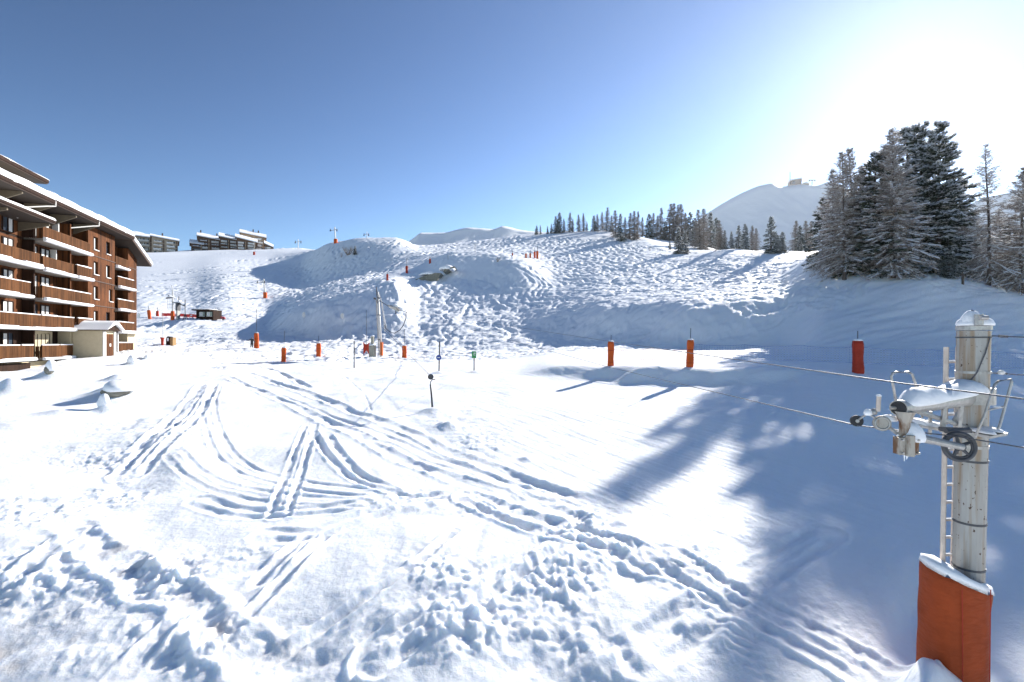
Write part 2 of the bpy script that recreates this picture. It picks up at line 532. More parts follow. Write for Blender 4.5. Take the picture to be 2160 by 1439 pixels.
def carve(pl, width, depth, berm=0.25, offs=(0.0,), wob=0.25, flat=1.4):
    """press grooves (half width `width`) along a ground polyline; offs = side offsets for paired tracks"""
    rad = width * 2.6 + max(abs(o) for o in offs)
    r = dist_field(pl, rad)
    if r is None:
        return
    D, S, sl = r
    # fade in and out at both ends
    e0 = np.hypot(X[sl] - pl[0][0], Y[sl] - pl[0][1])
    e1 = np.hypot(X[sl] - pl[-1][0], Y[sl] - pl[-1][1])
    fade = sstep(0, width * 5, np.minimum(e0, e1))
    for o in offs:
        q = np.abs(D * np.where(S == 0, 1, S) - o) / width
        q = q + wob * WOB[sl]
        g = fade * ALONG[sl] * depth * (1 + 0.35 * WOB[sl]) * np.exp(-np.clip(q, 0, 9) ** (2 * flat))
        GROOVE[sl] = np.maximum(GROOVE[sl], np.where(np.isfinite(D), g, 0))
        bm = fade * berm * depth * (1 + 0.9 * WOB[sl]) * np.exp(-((q - 1.75) / 0.5) ** 2)
        BERM[sl] = np.maximum(BERM[sl], np.where(np.isfinite(D), bm, 0))

# -- vehicle ruts and ski tracks in front (traced on the ground)
TR = lambda pts, *a, **k: carve(polyline(pts), *a, **k)
TR([(478,796),(560,828),(660,872),(760,925),(870,978),(1000,1022),(1120,1062),(1230,1096),(1330,1130)], 0.21, 0.10, 0.35, wob=0.3, flat=1.7)
TR([(520,786),(620,818),(720,858),(830,900),(950,950),(1080,1002),(1180,1036),(1260,1062)], 0.21, 0.10, 0.35, wob=0.3, flat=1.7)
TR([(555,776),(600,790),(655,818)], 0.16, 0.14)
TR([(560,826),(680,876),(800,925),(930,975),(1060,1022),(1200,1062)], 0.12, 0.06, 0.2, offs=(-0.25, 0.28))
TR([(452,818),(440,850),(446,905),(480,965),(560,1008),(680,1034),(800,1046)], 0.08, 0.046, 0.4, offs=(-0.20, 0.31), wob=.35)
TR([(366,958),(420,1004),(500,1036),(620,1054),(770,1062)], 0.085, 0.032, 0.4, offs=(-0.27, 0.22), wob=.35)
TR([(446,812),(425,850),(380,905),(330,950),(275,1004)], 0.13, 0.10, 0.4, offs=(-0.38, 0.26), wob=.5, flat=1.5)
TR([(425,812),(395,850),(340,905),(280,962)], 0.16, 0.16, 0.3)
TR([(655,895),(640,940),(615,1010),(585,1085)], 0.085, 0.075, 0.35, offs=(-0.20, 0.24), wob=.4)
TR([(690,918),(712,955),(760,1004),(850,1046)], 0.11, 0.075, 0.35, wob=.4)
TR([(660,905),(690,965),(760,1020),(870,1052)], 0.10, 0.10, 0.3)
TR([(560,1130),(640,1132),(760,1096),(860,1060),(980,1040)], 0.12, 0.07, 0.3, offs=(-0.2, 0.2))
TR([(420,1055),(520,1080),(640,1078),(760,1066)], 0.11, 0.07, 0.3, offs=(-0.2, 0.2))
TR([(700,782),(740,806),(770,838),(784,866)], 0.05, 0.05, 0.1)
# deep trenches low in the frame
TR([(150,1098),(198,1152),(262,1184),(312,1236),(388,1264),(436,1324),(505,1362),(560,1436)], 0.24, 0.10, 0.7, wob=0.6, flat=1.0)
TR([(0,1246),(80,1180),(150,1120)], 0.16, 0.15, 0.4, wob=0.5)
TR([(250,1436),(330,1360),(400,1290)], 0.12, 0.14, 0.5, wob=0.4)
TR([(705,1118),(640,1180),(560,1262),(490,1330)], 0.10, 0.13, 0.4, wob=0.3)
TR([(660,1120),(590,1180),(520,1245)], 0.10, 0.12, 0.4, wob=0.3)
TR([(960,1130),(880,1200),(760,1280),(650,1345),(560,1400)], 0.09, 0.12, 0.4, wob=0.3)
TR([(1180,1145),(1060,1225),(930,1310),(800,1400)], 0.10, 0.10, 0.5, wob=0.35, offs=(-0.3, 0.2))
TR([(1470,1105),(1440,1124),(1400,1150),(1290,1240),(1180,1330),(1080,1436)], 0.24, 0.028, 0.3, wob=0.4, flat=1.5)
TR([(1740,1120),(1640,1180),(1540,1240),(1440,1310),(1350,1380)], 0.11, 0.05, 0.45, wob=0.4, offs=(-0.25, 0.3))
TR([(1400,1170),(1520,1250),(1650,1320),(1800,1400),(1880,1450)], 0.11, 0.08, 0.45, wob=0.3, offs=(-0.3, 0.35))
TR([(1010,1050),(1120,1094),(1260,1130),(1380,1172)], 0.14, 0.10, 0.5, wob=0.4, offs=(-0.5, 0.1))
# cat-tread bars left by the groomer beside the lower trench
for k in range(9):
    a = (1440 + k * 17, 1225 + k * 23)
    b = (a[0] + 78, a[1] + 38)
    TR([a, ((a[0] + b[0]) / 2, (a[1] + b[1]) / 2 + 1), b], 0.06, 0.07, 0.5, wob=0.3)

# -- ski tracks down the slopes
rng = random.Random(5)
def slope_tracks(n, pxr, pyr, bias, width, depth, lat=0.45, steps=(30, 80)):
    for _ in range(n):
        px, py = rng.uniform(*pxr), rng.uniform(*pyr)
        d = hit(px, py, ZB)
        x, y = (px - CX) / F * d, d
        ang = rng.uniform(0, 6.28)
        wl = rng.uniform(7, 22)
        amp = rng.uniform(0.15, 0.9)
        dirx, diry = bias[0] + rng.uniform(-lat, lat), bias[1] + rng.uniform(-lat * .5, lat * .5)
        q = math.hypot(dirx, diry)
        dirx, diry = dirx / q, diry / q
        pts = []
        for k in range(rng.randint(*steps)):
            pts.append((x, y))
            s = amp * math.sin(ang + k * 0.8 * 6.28 / wl)
            hx, hy = dirx - diry * s, diry + dirx * s
            q = math.hypot(hx, hy)
            x, y = x + hx / q * 0.8, y + hy / q * 0.8
            if y < 52 and pxr[0] < 1900:
                break
        if len(pts) > 6:
            s = width * rng.uniform(0.8, 1.3) * (0.75 + d / 260)
            carve(np.array(pts), s, depth * rng.uniform(0.6, 1.35) * (0.8 + d / 250), 0.5, offs=(-s * .1,) if rng.random() < .6 else (-s * 1.6, s * 1.6), wob=0.2, flat=1.2)
slope_tracks(150, (640, 1080), (600, 690), (-0.15, -1.0), 0.30, 0.17, 1.0)
slope_tracks(120, (620, 860), (510, 600), (-0.5, -0.8), 0.34, 0.22, 0.7)
slope_tracks(210, (900, 1300), (495, 560), (-0.2, -1.0), 0.36, 0.26, 0.8)
slope_tracks(170, (1080, 1460), (545, 680), (-0.3, -1.0), 0.30, 0.19, 1.2)
slope_tracks(220, (1350, 1740), (535, 640), (-1.0, -0.35), 0.30, 0.19, 0.4)
slope_tracks(70, (1400, 2120), (590, 700), (-1.0, -0.15), 0.22, 0.12, 0.3, (50, 110))
slope_tracks(55, (1150, 1620), (628, 665), (-0.75, -0.7), 0.20, 0.12, 0.5, (20, 60))
slope_tracks(46, (560, 700), (600, 690), (-0.6, -0.8), 0.28, 0.15, 0.5)
slope_tracks(30, (310, 620), (545, 640), (-0.2, -1.0), 0.5, 0.10, 0.3, (60, 140))

# -- broken, trodden snow
ROUGH = blobs([(470,775,60,14,.9),(520,772,70,9,.8),(330,905,110,50,.45),(230,985,120,45,.5),(80,1070,150,50,.5),(250,1040,70,30,.8),
               (130,1210,170,95,.95),(330,1220,120,60,.9),(430,1330,150,90,1.0),(120,1390,190,50,.35),(620,1380,150,80,.9),(560,1200,90,55,.7),
               (800,1330,150,80,.8),(950,1210,120,60,.7),(1000,1330,160,70,1.0),(900,1065,110,24,.8),(1060,1080,140,30,.9),(1230,1112,130,34,1.0),
               (1330,1180,100,50,1.0),(1180,1230,130,70,.9),(1420,1210,120,60,1.0),(1500,1310,120,90,.95),(1250,1390,160,70,.9),(1650,1330,140,90,.5),
               (1780,1390,130,60,.4),(1540,1130,120,35,.6),(1130,1400,120,70,.9),(960,890,60,22,.6),(1010,930,70,26,.5),(280,735,50,12,.8),(330,742,60,10,.7),
               (640,770,60,6,.3)])
ROUGH = np.maximum(ROUGH, 0.30 * sstep(.01, .06, BERM) * (Y < 60))     # crumbs thrown up beside the tracks
ROUGH *= sstep(4.5, 6, Y)
SMOOTHP = blobs([(830,1130,90,45,1),(520,1115,120,30,1),(310,1300,80,34,.7),(760,960,60,20,.4)])
ROUGH = ROUGH * (1 - 0.85 * np.clip(SMOOTHP, 0, 1)) * (Y < 75)
patch = sstep(-0.25, 0.35, fbm(X, Y, 2.6, 2, 31))
bil = 1.3 * np.sqrt(perlin(X / 0.80, Y / 0.80, 3) ** 2 + .015) - .3
bil2 = 1.3 * np.sqrt(perlin(X / 0.36 + 5, Y / 0.36, 4) ** 2 + .015) - .3
clod = np.clip(perlin(X / 0.22, Y / 0.22, 8) - 0.05, 0, 1)
clod2 = np.clip(perlin(X / 0.11, Y / 0.11, 9) - 0.02, 0, 1)
lum = 0.22 * bil + 0.13 * bil2 * (0.5 + patch) + (0.15 * clod + 0.12 * clod2) * (0.25 + patch)
lum = lum + 0.13 * fbm(X, Y, 1.7, 2, 12)
dx_, dy_ = X * .75 + Y * .66, -X * .66 + Y * .75
lum = lum + 0.10 * perlin(dx_ / 1.9, dy_ / 0.30, 15) + 0.05 * perlin(dx_ / 0.8, dy_ / 0.13, 16)
near_soft = 1 - sstep(45, 75, Y)
slope_zone = sstep(66, 84, Y) * (1 - sstep(320, 420, Y))
right_shade = sstep(1540, 1760, PX) * sstep(30, 42, Y)
piste = (1 - sstep(520, 640, PX)) * sstep(60, 80, Y)
groomed = sstep(930, 1080, PX) * (1 - sstep(1040, 1160, PY)) * near_soft
und = 0.16 * fbm(X, Y, 7.0, 2, 21) * near_soft * (1 - 0.75 * groomed)
und = und + 0.05 * fbm(X, Y, 1.9, 2, 22) * near_soft * (1 - 0.8 * groomed)
und = und + 0.006 * fbm(X, Y, 0.35, 3, 23) * near_soft
# fine streaks of the groomed strip run towards the lower right
gx, gy = X * 0.80 + Y * 0.60, -X * 0.60 + Y * 0.80
und = und + groomed * 0.016 * fbm(gx / 0.22, gy / 2.6, 1.0, 3, 25)
calm = np.clip(1 - 0.92 * piste, 0, 1)
mog = 0.30 * fbm(X, Y, 13, 2, 41) + 0.10 * (0.5 - np.abs(perlin(X / 2.6, Y / 3.4, 43))) + 0.06 * perlin(X / 1.3, Y / 1.3, 44)
chop = np.clip(0.35 + blobs([(1500,585,260,42,.9),(1300,520,200,40,.7),(1000,505,140,22,.6),(780,560,110,45,.75),(690,610,110,30,.8),(820,510,70,18,.9),(1230,640,130,34,.6),(1050,690,260,26,.5)]), 0, 1)
band = blobs([(560,655,50,22,.8),(600,634,45,26,1),(650,616,45,26,1),(700,604,45,24,1),(750,592,45,22,1),(800,580,40,20,1),(840,545,45,30,.9),(780,555,45,20,.8),(800,515,70,16,1),
               (870,545,40,18,.8),(940,520,60,12,.9),(1040,515,80,16,1),(1150,515,110,24,1),(1280,520,110,30,1),(1250,570,110,26,.9),(1100,622,100,18,.7),
               (1380,575,120,34,1),(1500,580,130,36,1),(1620,575,110,34,1),(1700,550,60,22,1),(1330,640,110,24,.8),(1180,680,140,22,.6),(900,695,200,20,.7),(680,700,60,14,.6)])
def weave(ax, ay, w, l, sd):
    """ridges and furrows running along (ax, ay)"""
    q = math.hypot(ax, ay); ax, ay = ax / q, ay / q
    wob = 0.9 * perlin(X / 7.0, Y / 7.0, sd + 5)
    a, b = X * ax + Y * ay, -X * ay + Y * ax + wob
    return perlin(b / w, a / l, sd)
leftish = 1 - sstep(980, 1300, PX)
wv = leftish * (0.30 * weave(.3, 1, 1.2, 9, 45) + 0.26 * weave(.9, 1, 1.0, 8, 46) + 0.18 * weave(-.5, 1, 1.0, 7, 48))
wv = wv + (1 - leftish) * (0.30 * weave(1, .45, 1.2, 11, 49) + 0.26 * weave(.5, 1, 1.1, 8, 50) + 0.16 * weave(1, -.2, .9, 9, 51))
mog = mog * (1 - .35 * band) + band * (0.46 * wv + 0.05 * np.sqrt(perlin(X / 2.3 + 3, Y / 3.0, 45) ** 2 + .01)) * (0.55 + Y / 230)
mog = mog * (0.45 + 0.85 * chop) * slope_zone * calm * (1 - 0.75 * right_shade)
mound = blobs([(985,562,95,32,1.0)])
mog = mog * (1 - 0.85 * mound)
# long sweeping streaks on the shaded bank at right
sx, sy = X * 0.95 + Y * 0.30, -X * 0.30 + Y * 0.95
streak = right_shade * (1 - sstep(75, 95, Y)) * (0.11 * fbm(sx / 9.0, sy / 1.7, 1.0, 3, 51) + 0.35 * fbm(X, Y, 18, 2, 52))
far = sstep(300, 420, Y) * 1.2 * fbm(X, Y, 45, 3, 61)
pist_und = piste * (0.14 * fbm(X, Y, 34, 2, 71) + 0.02 * fbm(X * .4, Y, 5.0, 2, 72)) * (1 - sstep(200, 320, Y))
gmask = (1 - 0.85 * mound)
Z = Z + ROUGH * lum * 0.50 + ROUGH * 0.10 * fbm(X, Y, 2.8, 2, 14) + und + mog + streak + far + pist_und - (GROOVE - BERM) * gmask * (1 - .22 * near_soft)
# snow humps over buried rocks at left, banks along the path and around post feet
def hump(px, py, w, h, stretch=(1, 1), pw=2.0):
    global Z
    d = hit(px, py, ZB)
    x0 = (px - CX) / F * d
    q = np.sqrt(((X - x0) / (w * stretch[0])) ** 2 + ((Y - d) / (w * stretch[1])) ** 2)
    Z = Z + h * np.exp(-q ** pw)
for a in [(22,826,.75,.75),(118,800,.85,.75),(255,832,1.3,.62),(250,806,.7,.45),(228,868,.55,.35),(140,876,.9,.22),(285,770,.55,.45),(298,757,.4,.3),
          (60,900,1.6,.2),(530,738,1.2,.28),(926,786,.6,.22),(1000,786,.5,.15),(915,868,.5,.16),(950,902,.5,.25),(800,756,1.6,.25),(1110,968,.22,.10)]:
    hump(*a)

# noise-broken brown tint on the snow, in the corner and along trenches low left
tint_amount = np.clip(blobs([(110,1392,150,48,1.7),(290,1170,110,36,.9),(440,1290,60,70,.9),(80,1290,90,50,.55),(620,1390,90,50,.5),(200,1150,50,25,.5)])
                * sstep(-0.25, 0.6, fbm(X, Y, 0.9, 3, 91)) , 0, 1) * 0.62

idx = np.arange(ND * NU).reshape(ND, NU)
quads = np.stack([idx[:-1, :-1], idx[:-1, 1:], idx[1:, 1:], idx[1:, :-1]], -1).reshape(-1, 4)
gm = bpy.data.meshes.new('ground')
nv, nf = ND * NU, len(quads)
gm.vertices.add(nv)
gm.vertices.foreach_set('co', np.stack([X, Y, Z], -1).astype(np.float32).ravel())
gm.loops.add(nf * 4)
gm.loops.foreach_set('vertex_index', quads.astype(np.int32).ravel())
gm.polygons.add(nf)
gm.polygons.foreach_set('loop_start', np.arange(0, nf * 4, 4, dtype=np.int32))
gm.polygons.foreach_set('use_smooth', np.ones(nf, bool))
at = gm.attributes.new('brown_tint', 'FLOAT', 'POINT')
at.data.foreach_set('value', tint_amount.astype(np.float32).ravel())
gm.update()
gm.validate()
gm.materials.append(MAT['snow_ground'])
gm.materials.append(MAT['snow_slope'])
gm.polygons.foreach_set('material_index', (quads[:, 0] >= NU * int(np.searchsorted(DD, 62.0))).astype(np.int32))
ground = structure(bpy.data.objects.new('snow_ground', gm))
COL.objects.link(ground)

# coarse snow field round the sheet: behind the camera and out to the sides
mb = MB()
mb.add([(-400, -300, 0.2), (400, -300, 0.2), (400, 60, 0.2), (-400, 60, 0.2)], [(0, 1, 2, 3)])
structure(mb.build('snow_field', 'snow_cap'))

def G(px, py):
    """ground point under a photo pixel (final snow surface height)"""
    d = hit(px, py, ZB)
    x = (px - CX) / F * d
    return Vector((x, d, ground_z(x, d)))

# ------------------------------------------------------------------ far mountains
def mountain(name, ridge, depth, thick, seed, base_py=640, amp=0.10, mats=('mountain_snow',)):
    """ridge: list of (px, py) skyline points at `depth`; the near flank falls towards the camera, the far flank away"""
    a = np.array(ridge, float)
    n = int((a[-1, 0] - a[0, 0]) / 2.2)
    px = np.linspace(a[0, 0], a[-1, 0], n)
    py = pchip(a[:, 0], a[:, 1], px)
    m = 46
    vs, q = [], np.linspace(-0.35, 1, m)
    gx, gq = np.meshgrid(px, q)
    top = CAMZ + (CY - py) / F * depth
    bot = CAMZ + (CY - base_py) / F * (depth - thick)
    yy = depth - gq * thick
    xx = (gx - CX) / F * depth * (1 + 0.0 * gq)
    s = 1 - np.clip(np.abs(gq), 0, 1) ** 0.8
    rid = 0.5 - np.abs(perlin(xx / (thick * .33), yy / (thick * .6), seed)) + 0.5 * (0.5 - np.abs(perlin(xx / (thick * .15), yy / (thick * .3), seed + 1)))
    zz = bot + (top[None, :] - bot) * s + amp * thick * rid * np.clip(np.abs(gq) * 4, 0, 1) * np.clip((1 - gq) * 2, 0, 1)
    zz = zz + 0.006 * thick * fbm(xx, yy, thick * .08, 3, seed + 4) * np.clip(np.abs(gq) * 6, 0.25, 1)
    me = bpy.data.meshes.new(name)
    idx = np.arange(m * n).reshape(m, n)
    qd = np.stack([idx[:-1, :-1], idx[:-1, 1:], idx[1:, 1:], idx[1:, :-1]], -1)[:, :, ::-1].reshape(-1, 4)
    me.from_pydata(np.stack([xx, yy, zz], -1).reshape(-1, 3).tolist(), [], qd.tolist())
    me.polygons.foreach_set('use_smooth', [True] * len(me.polygons))
    for k in mats:
        me.materials.append(MAT[k])
    o = bpy.data.objects.new(name, me)
    COL.objects.link(o)
    return structure(o)

def mat_mountain():
    m, nt, b = new_mat('mountain_snow')
    g = nt.nodes.new('ShaderNodeNewGeometry')
    sep = nt.nodes.new('ShaderNodeSeparateXYZ')
    nt.links.new(g.outputs['Normal'], sep.inputs[0])
    f = noise(nt, 0.012, 7, 0.7)
    ad = nt.nodes.new('ShaderNodeMath')
    ad.operation = 'MULTIPLY_ADD'
    nt.links.new(f, ad.inputs[0])
    ad.inputs[1].default_value = -0.95
    nt.links.new(sep.outputs['Z'], ad.inputs[2])
    nt.links.new(ramp(nt, ad.outputs[0], [(0.0, (0.20, 0.19, 0.19)), (0.05, (0.92, 0.935, 0.955))]), b.inputs['Base Color'])
    b.inputs['Roughness'].default_value = 0.7
    b.inputs['Specular IOR Level'].default_value = 0.1
    bump(nt, b, f, 8.0, 0.5)
    MAT['mountain_snow'] = m
mat_mountain()
mountain('summit_mountain', [(1330,560),(1400,520),(1450,480),(1490,446),(1530,420),(1570,399),(1605,385),(1625,382),(1650,388),(1668,386),(1690,384),(1720,386),(1745,378),(1790,396),(1850,400),(1920,425),(2010,440),(2060,418),(2110,405),(2160,396),(2230,420),(2400,480),(2560,560)], 2300, 1000, 11, 620, 0.022)
mountain('ridge_mountain', [(780,560),(850,515),(872,500),(890,488),(912,488),(940,487),(965,481),(990,477),(1015,478),(1040,480),(1060,474),(1075,476),(1100,482),(1140,486),(1200,494),(1330,510),(1420,540)], 2900, 1000, 23, 620, 0.03)
mountain('distant_mountain', [(150,560),(230,515),(265,492),(285,484),(305,489),(330,505),(420,545),(470,565)], 3600, 1000, 37, 620, 0.04)

# ------------------------------------------------------------------ building materials
def mat_wood(key, col, var, plank, rough=0.75):
    """vertical boards: grain, board-to-board tone, weather streaks"""
    m, nt, b = new_mat(key)
    tc = nt.nodes.new('ShaderNodeTexCoord')
    mp = nt.nodes.new('ShaderNodeMapping')
    mp.inputs['Scale'].default_value = (1.0 / plank, 1.0 / plank, 0.02)
    nt.links.new(tc.outputs['Object'], mp.inputs[0])
    vo = nt.nodes.new('ShaderNodeTexWhiteNoise')
    sn = nt.nodes.new('ShaderNodeVectorMath')
    sn.operation = 'FLOOR'
    nt.links.new(mp.outputs[0], sn.inputs[0])
    nt.links.new(sn.outputs[0], vo.inputs[0])
    gr = noise(nt, 14, 6, 0.6, (1, 1, 0.06))
    st = noise(nt, 0.7, 4, 0.6, (1, 1, 0.5))
    def mad(a, k, c):
        n = nt.nodes.new('ShaderNodeMath')
        n.operation = 'MULTIPLY_ADD'
        nt.links.new(a, n.inputs[0])
        n.inputs[1].default_value = k
        if isinstance(c, float):
            n.inputs[2].default_value = c
        else:
            nt.links.new(c, n.inputs[2])
        return n.outputs[0]
    f = mad(vo.outputs['Value'], 0.35, mad(gr, 0.5, mad(st, 0.8, -0.4)))
    lo, hi = tuple(c * (1 - var) for c in col), tuple(c * (1 + var) for c in col)
    nt.links.new(ramp(nt, f, [(0.2, lo), (0.8, hi)]), b.inputs['Base Color'])
    b.inputs['Roughness'].default_value = rough
    b.inputs['Specular IOR Level'].default_value = 0.12
    bump(nt, b, gr, 0.004)
    MAT[key] = m
mat_wood('larch_cladding', (0.115, 0.042, 0.015), 0.7, 0.16)
mat_wood('rail_wood', (0.115, 0.048, 0.018), 0.5, 0.12)
mat_wood('dark_wood', (0.034, 0.017, 0.011), 0.4, 0.2)
mat_plain('cream_render', (0.55, 0.47, 0.32), 0.85, var=0.06, scale=3, bumpd=0.003)
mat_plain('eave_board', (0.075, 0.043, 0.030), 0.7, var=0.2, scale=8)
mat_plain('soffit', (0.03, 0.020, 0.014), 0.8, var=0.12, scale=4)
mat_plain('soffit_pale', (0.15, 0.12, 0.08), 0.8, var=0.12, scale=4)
mat_plain('concrete', (0.25, 0.22, 0.19), 0.85, var=0.12, scale=5, bumpd=0.004)
mat_plain('white_paint', (0.74, 0.72, 0.68), 0.6, var=0.05, scale=4)
mat_plain('curtain', (0.62, 0.62, 0.60), 0.9, var=0.12, scale=9, stretch=(3, 3, 0.2))
mat_plain('zinc', (0.42, 0.43, 0.45), 0.4, metal=0.7, var=0.15, scale=12)
mat_plain('interior_dark', (0.035, 0.03, 0.028), 0.8, var=0.3, scale=2)
def mat_glass(key, col, rough):
    m, nt, b = new_mat(key)
    f = noise(nt, 0.8, 3)
    nt.links.new(ramp(nt, f, [(0.3, tuple(c * .7 for c in col)), (0.7, tuple(c * 1.3 for c in col))]), b.inputs['Base Color'])
    b.inputs['Roughness'].default_value = rough
    b.inputs['Specular IOR Level'].default_value = 0.8
    b.inputs['Transmission Weight'].default_value = 0.0
    MAT[key] = m
mat_glass('window_glass', (0.05, 0.065, 0.085), 0.06)
def mat_clear(key):
    m, nt, b = new_mat(key)
    b.inputs['Roughness'].default_value = 0.02
    b.inputs['IOR'].default_value = 1.05
    b.inputs['Transmission Weight'].default_value = 0.9
    f = noise(nt, 2.0, 2)
    nt.links.new(ramp(nt, f, [(0.3, (0.85, 0.9, 0.92)), (0.7, (0.93, 0.96, 0.97))]), b.inputs['Base Color'])
    MAT[key] = m
mat_clear('clear_glass')

# ------------------------------------------------------------------ apartment building at left
# local frame: x = s (along the facade towards the camera), y = w (inwards, positive into the house), z up
EB = Vector((0.307, -0.952, 0)).normalized()
C1 = Vector((-48.9, 63.0, 0))
apt = thing('apartment_building', 'brown timber clad apartment block with stacked balconies and snowy roof', 'building', C1, math.atan2(EB.y, EB.x))
# with x = EB, local +y = rotate +90 deg = (0.952, 0.307): the outward normal
def part(mb, name, mat, parent=apt, **k):
    return mb.build(name, mat, parent, **k)
L = [4.6, 7.3, 10.0, 12.7, 15.4, 18.1]
SE = 34.0
REC = -1.15        # recessed wall plane
# core
mb = MB(); mb.box(0.0, SE, -13, REC - 0.02, 2.0, 18.4); part(mb, 'core_wall', 'dark_wood')
# ground storey base under the cladding
mb = MB(); mb.box(0.0, 2.5, REC, -0.06, 3.0, L[1]); part(mb, 'base_wall', 'cream_render')
mb = MB(); mb.box(12.2, 15.0, REC, -0.06, 3.0, L[1]); part(mb, 'base_wall', 'cream_render')
mb = MB(); mb.box(16.2, 20.2, REC, REC + 0.10, 3.0, L[1] - .25); part(mb, 'base_wall', 'cream_render')
mb = MB(); mb.box(15.0, SE, REC + .1, -0.5, 2.0, L[0] - 0.35); part(mb, 'plinth_wall', 'cream_render')
mb = MB(); mb.box(21.4, SE, -0.45, -0.1, 2.0, L[0] - 0.4); part(mb, 'plinth_cladding', 'dark_wood')
# clad stair tower panel by panel
for k in range(1, 5):
    z0, z1 = L[k] + 0.04, (L[k + 1] - 0.04 if k < 4 else 18.5)
    tower = []
    s0, s1 = 6.0, 12.0
    wins = [(9.9, 10.85), (7.2, 8.1)] if k != 2 else [(9.9, 10.85), (6.6, 7.4)]
    zw0, zw1 = L[k] + 0.75, L[k] + 2.15
    mb = MB()
    mb.box(s0, s1, REC, 0.0, z0, zw0)
    mb.box(s0, s1, REC, 0.0, zw1, z1)
    xs = [s0] + [q for w in sorted(wins) for q in w] + [s1]
    for i in range(0, len(xs), 2):
        mb.box(xs[i], xs[i + 1], REC, 0.0, zw0 + .0005, zw1 - .0005)
    pnl = part(mb, 'cladding_panel', 'larch_cladding')
    mb = MB(); mb.box(s0 - .02, s1 + .02, 0.002, 0.06, z0 - 0.06, z0 + 0.03); part(mb, 'ledge', 'eave_board')
    for a, b in wins:
        w = part(MB().box(a, b, -0.30, -0.24, zw0, zw1), 'window', 'window_glass')
        mb = MB()
        for q in (a, b - 0.06): mb.box(q, q + 0.06, -0.24, -0.16, zw0, zw1)
        mb.box(a + .06, b - .06, -0.24, -0.16, zw1 - 0.06, zw1); mb.box((a + b) / 2 - .03, (a + b) / 2 + .03, -0.24, -0.17, zw0, zw1 - .06)
        mb.build('window_frame', 'dark_wood', w)
        MB().box(a - .05, b + .05, 0.003, 0.12, zw0 - 0.09, zw0 - 0.01).build('sill', 'white_paint', w)
        if a > 9 or k in (2, 3):
            MB().box(a + .06, (a + b) / 2 - .05, -0.2399, -0.225, zw0 + .05, zw1 - .1).build('curtain', 'curtain', w)
# end panel at the far corner, its top following the falling eave
for k in range(1, 5):
    z0 = L[k] + 0.04
    mb = MB()
    if k < 4:
        mb.box(0, 2.5, REC, 0.0, z0, L[k + 1] - 0.04)
    else:
        mb.prism([(0, REC, z0), (2.5, REC, z0), (2.5, REC, 17.75), (0, REC, 16.75)], (0, -REC, 0))
    part(mb, 'cladding_panel', 'larch_cladding')
    mb = MB(); mb.box(-.02, 2.52, 0.002, 0.05, z0 - 0.06, z0 + 0.02); part(mb, 'ledge', 'eave_board')
mb = MB(); mb.box(-.12, -.02, -0.2, -0.05, 4.0, 16.4); part(mb, 'downpipe', 'zinc')

def balcony(s0, s1, z, w1, side0=True, side1=True, rail_snow=True, slab_snow=0.30, rail_h=1.05):
    """projecting balcony from the recessed wall out to w1"""
    root = MB().box(s0, s1, REC, w1, z - 0.22, z).build('balcony', 'concrete', apt)
    mb = MB()
    n = max(1, round((s1 - s0) / 3.2))
    for i in range(n + 1):
        q = s0 + 0.05 + (s1 - s0 - 0.17) * i / n
        MB().box(q, q + 0.07, w1 - 0.12, w1 - 0.05, z, z + rail_h - .001).build('rail_post', 'dark_wood', root)
    mb = MB(); mb.box(s0, s1, w1 - 0.13, w1 - 0.01, z + rail_h, z + rail_h + 0.07); mb.build('handrail', 'rail_wood', root)
    mb = MB()
    nb = int((s1 - s0) / 0.145)
    for i in range(nb):
        q = s0 + (s1 - s0) * (i + 0.1) / nb
        mb.box(q, q + 0.112, w1 - 0.045 - .004 * (i % 3), w1 - 0.015, z - 0.05, z + rail_h - 0.004)
    mb.build('rail_boards', 'rail_wood', root, kind='stuff')
    for flag, q in ((side0, s0), (side1, s1)):
        if flag:
            mb = MB()
            m = int((w1 - REC) / 0.145)
            for i in range(m):
                y = REC + (w1 - .05 - REC) * i / m
                mb.box(q - .015, q + .015, y, y + 0.112, z + 0.0, z + rail_h - 0.02)
            mb.build('side_boards', 'rail_wood', root, kind='stuff')
    if rail_snow:
        mb = MB()
        a = s0
        rr = random.Random(int(s0 * 10 + z * 100))
        segsn = []
        while a < s1 - .3:
            b = min(s1, a + rr.uniform(1.5, 4))
            segsn.append((a, b)); a = b + rr.choice([0, 0, .25])
        for a, b in segsn:
            h = rr.uniform(.05, .12)
            mb.rbox(a, b, w1 - 0.15, w1 + 0.01, z + rail_h + 0.071, z + rail_h + 0.071 + h, 0.02)
        if mb.v: mb.build('rail_snow', 'snow_cap', root)
    if slab_snow:
        mb = MB()
        a = s0
        rr = random.Random(int(s0 * 7 + z * 50))
        while a < s1 - .2:
            b = min(s1, a + rr.uniform(1.6, 3.4))
            h = slab_snow * rr.uniform(.8, 1.15)
            pr = [(w1 + .002, z - .24), (w1 + .22, z - .20), (w1 + .30, z - .10), (w1 + .22, z - .24 + h), (w1 + .05, z - .21 + h), (w1 + .002, z - .22 + h)]
            mb.prism([(a + .01, y, q) for y, q in pr], (b - a - .02, 0, 0))
            a = b
        mb.build('ledge_snow', 'snow_cap', root)
    return root

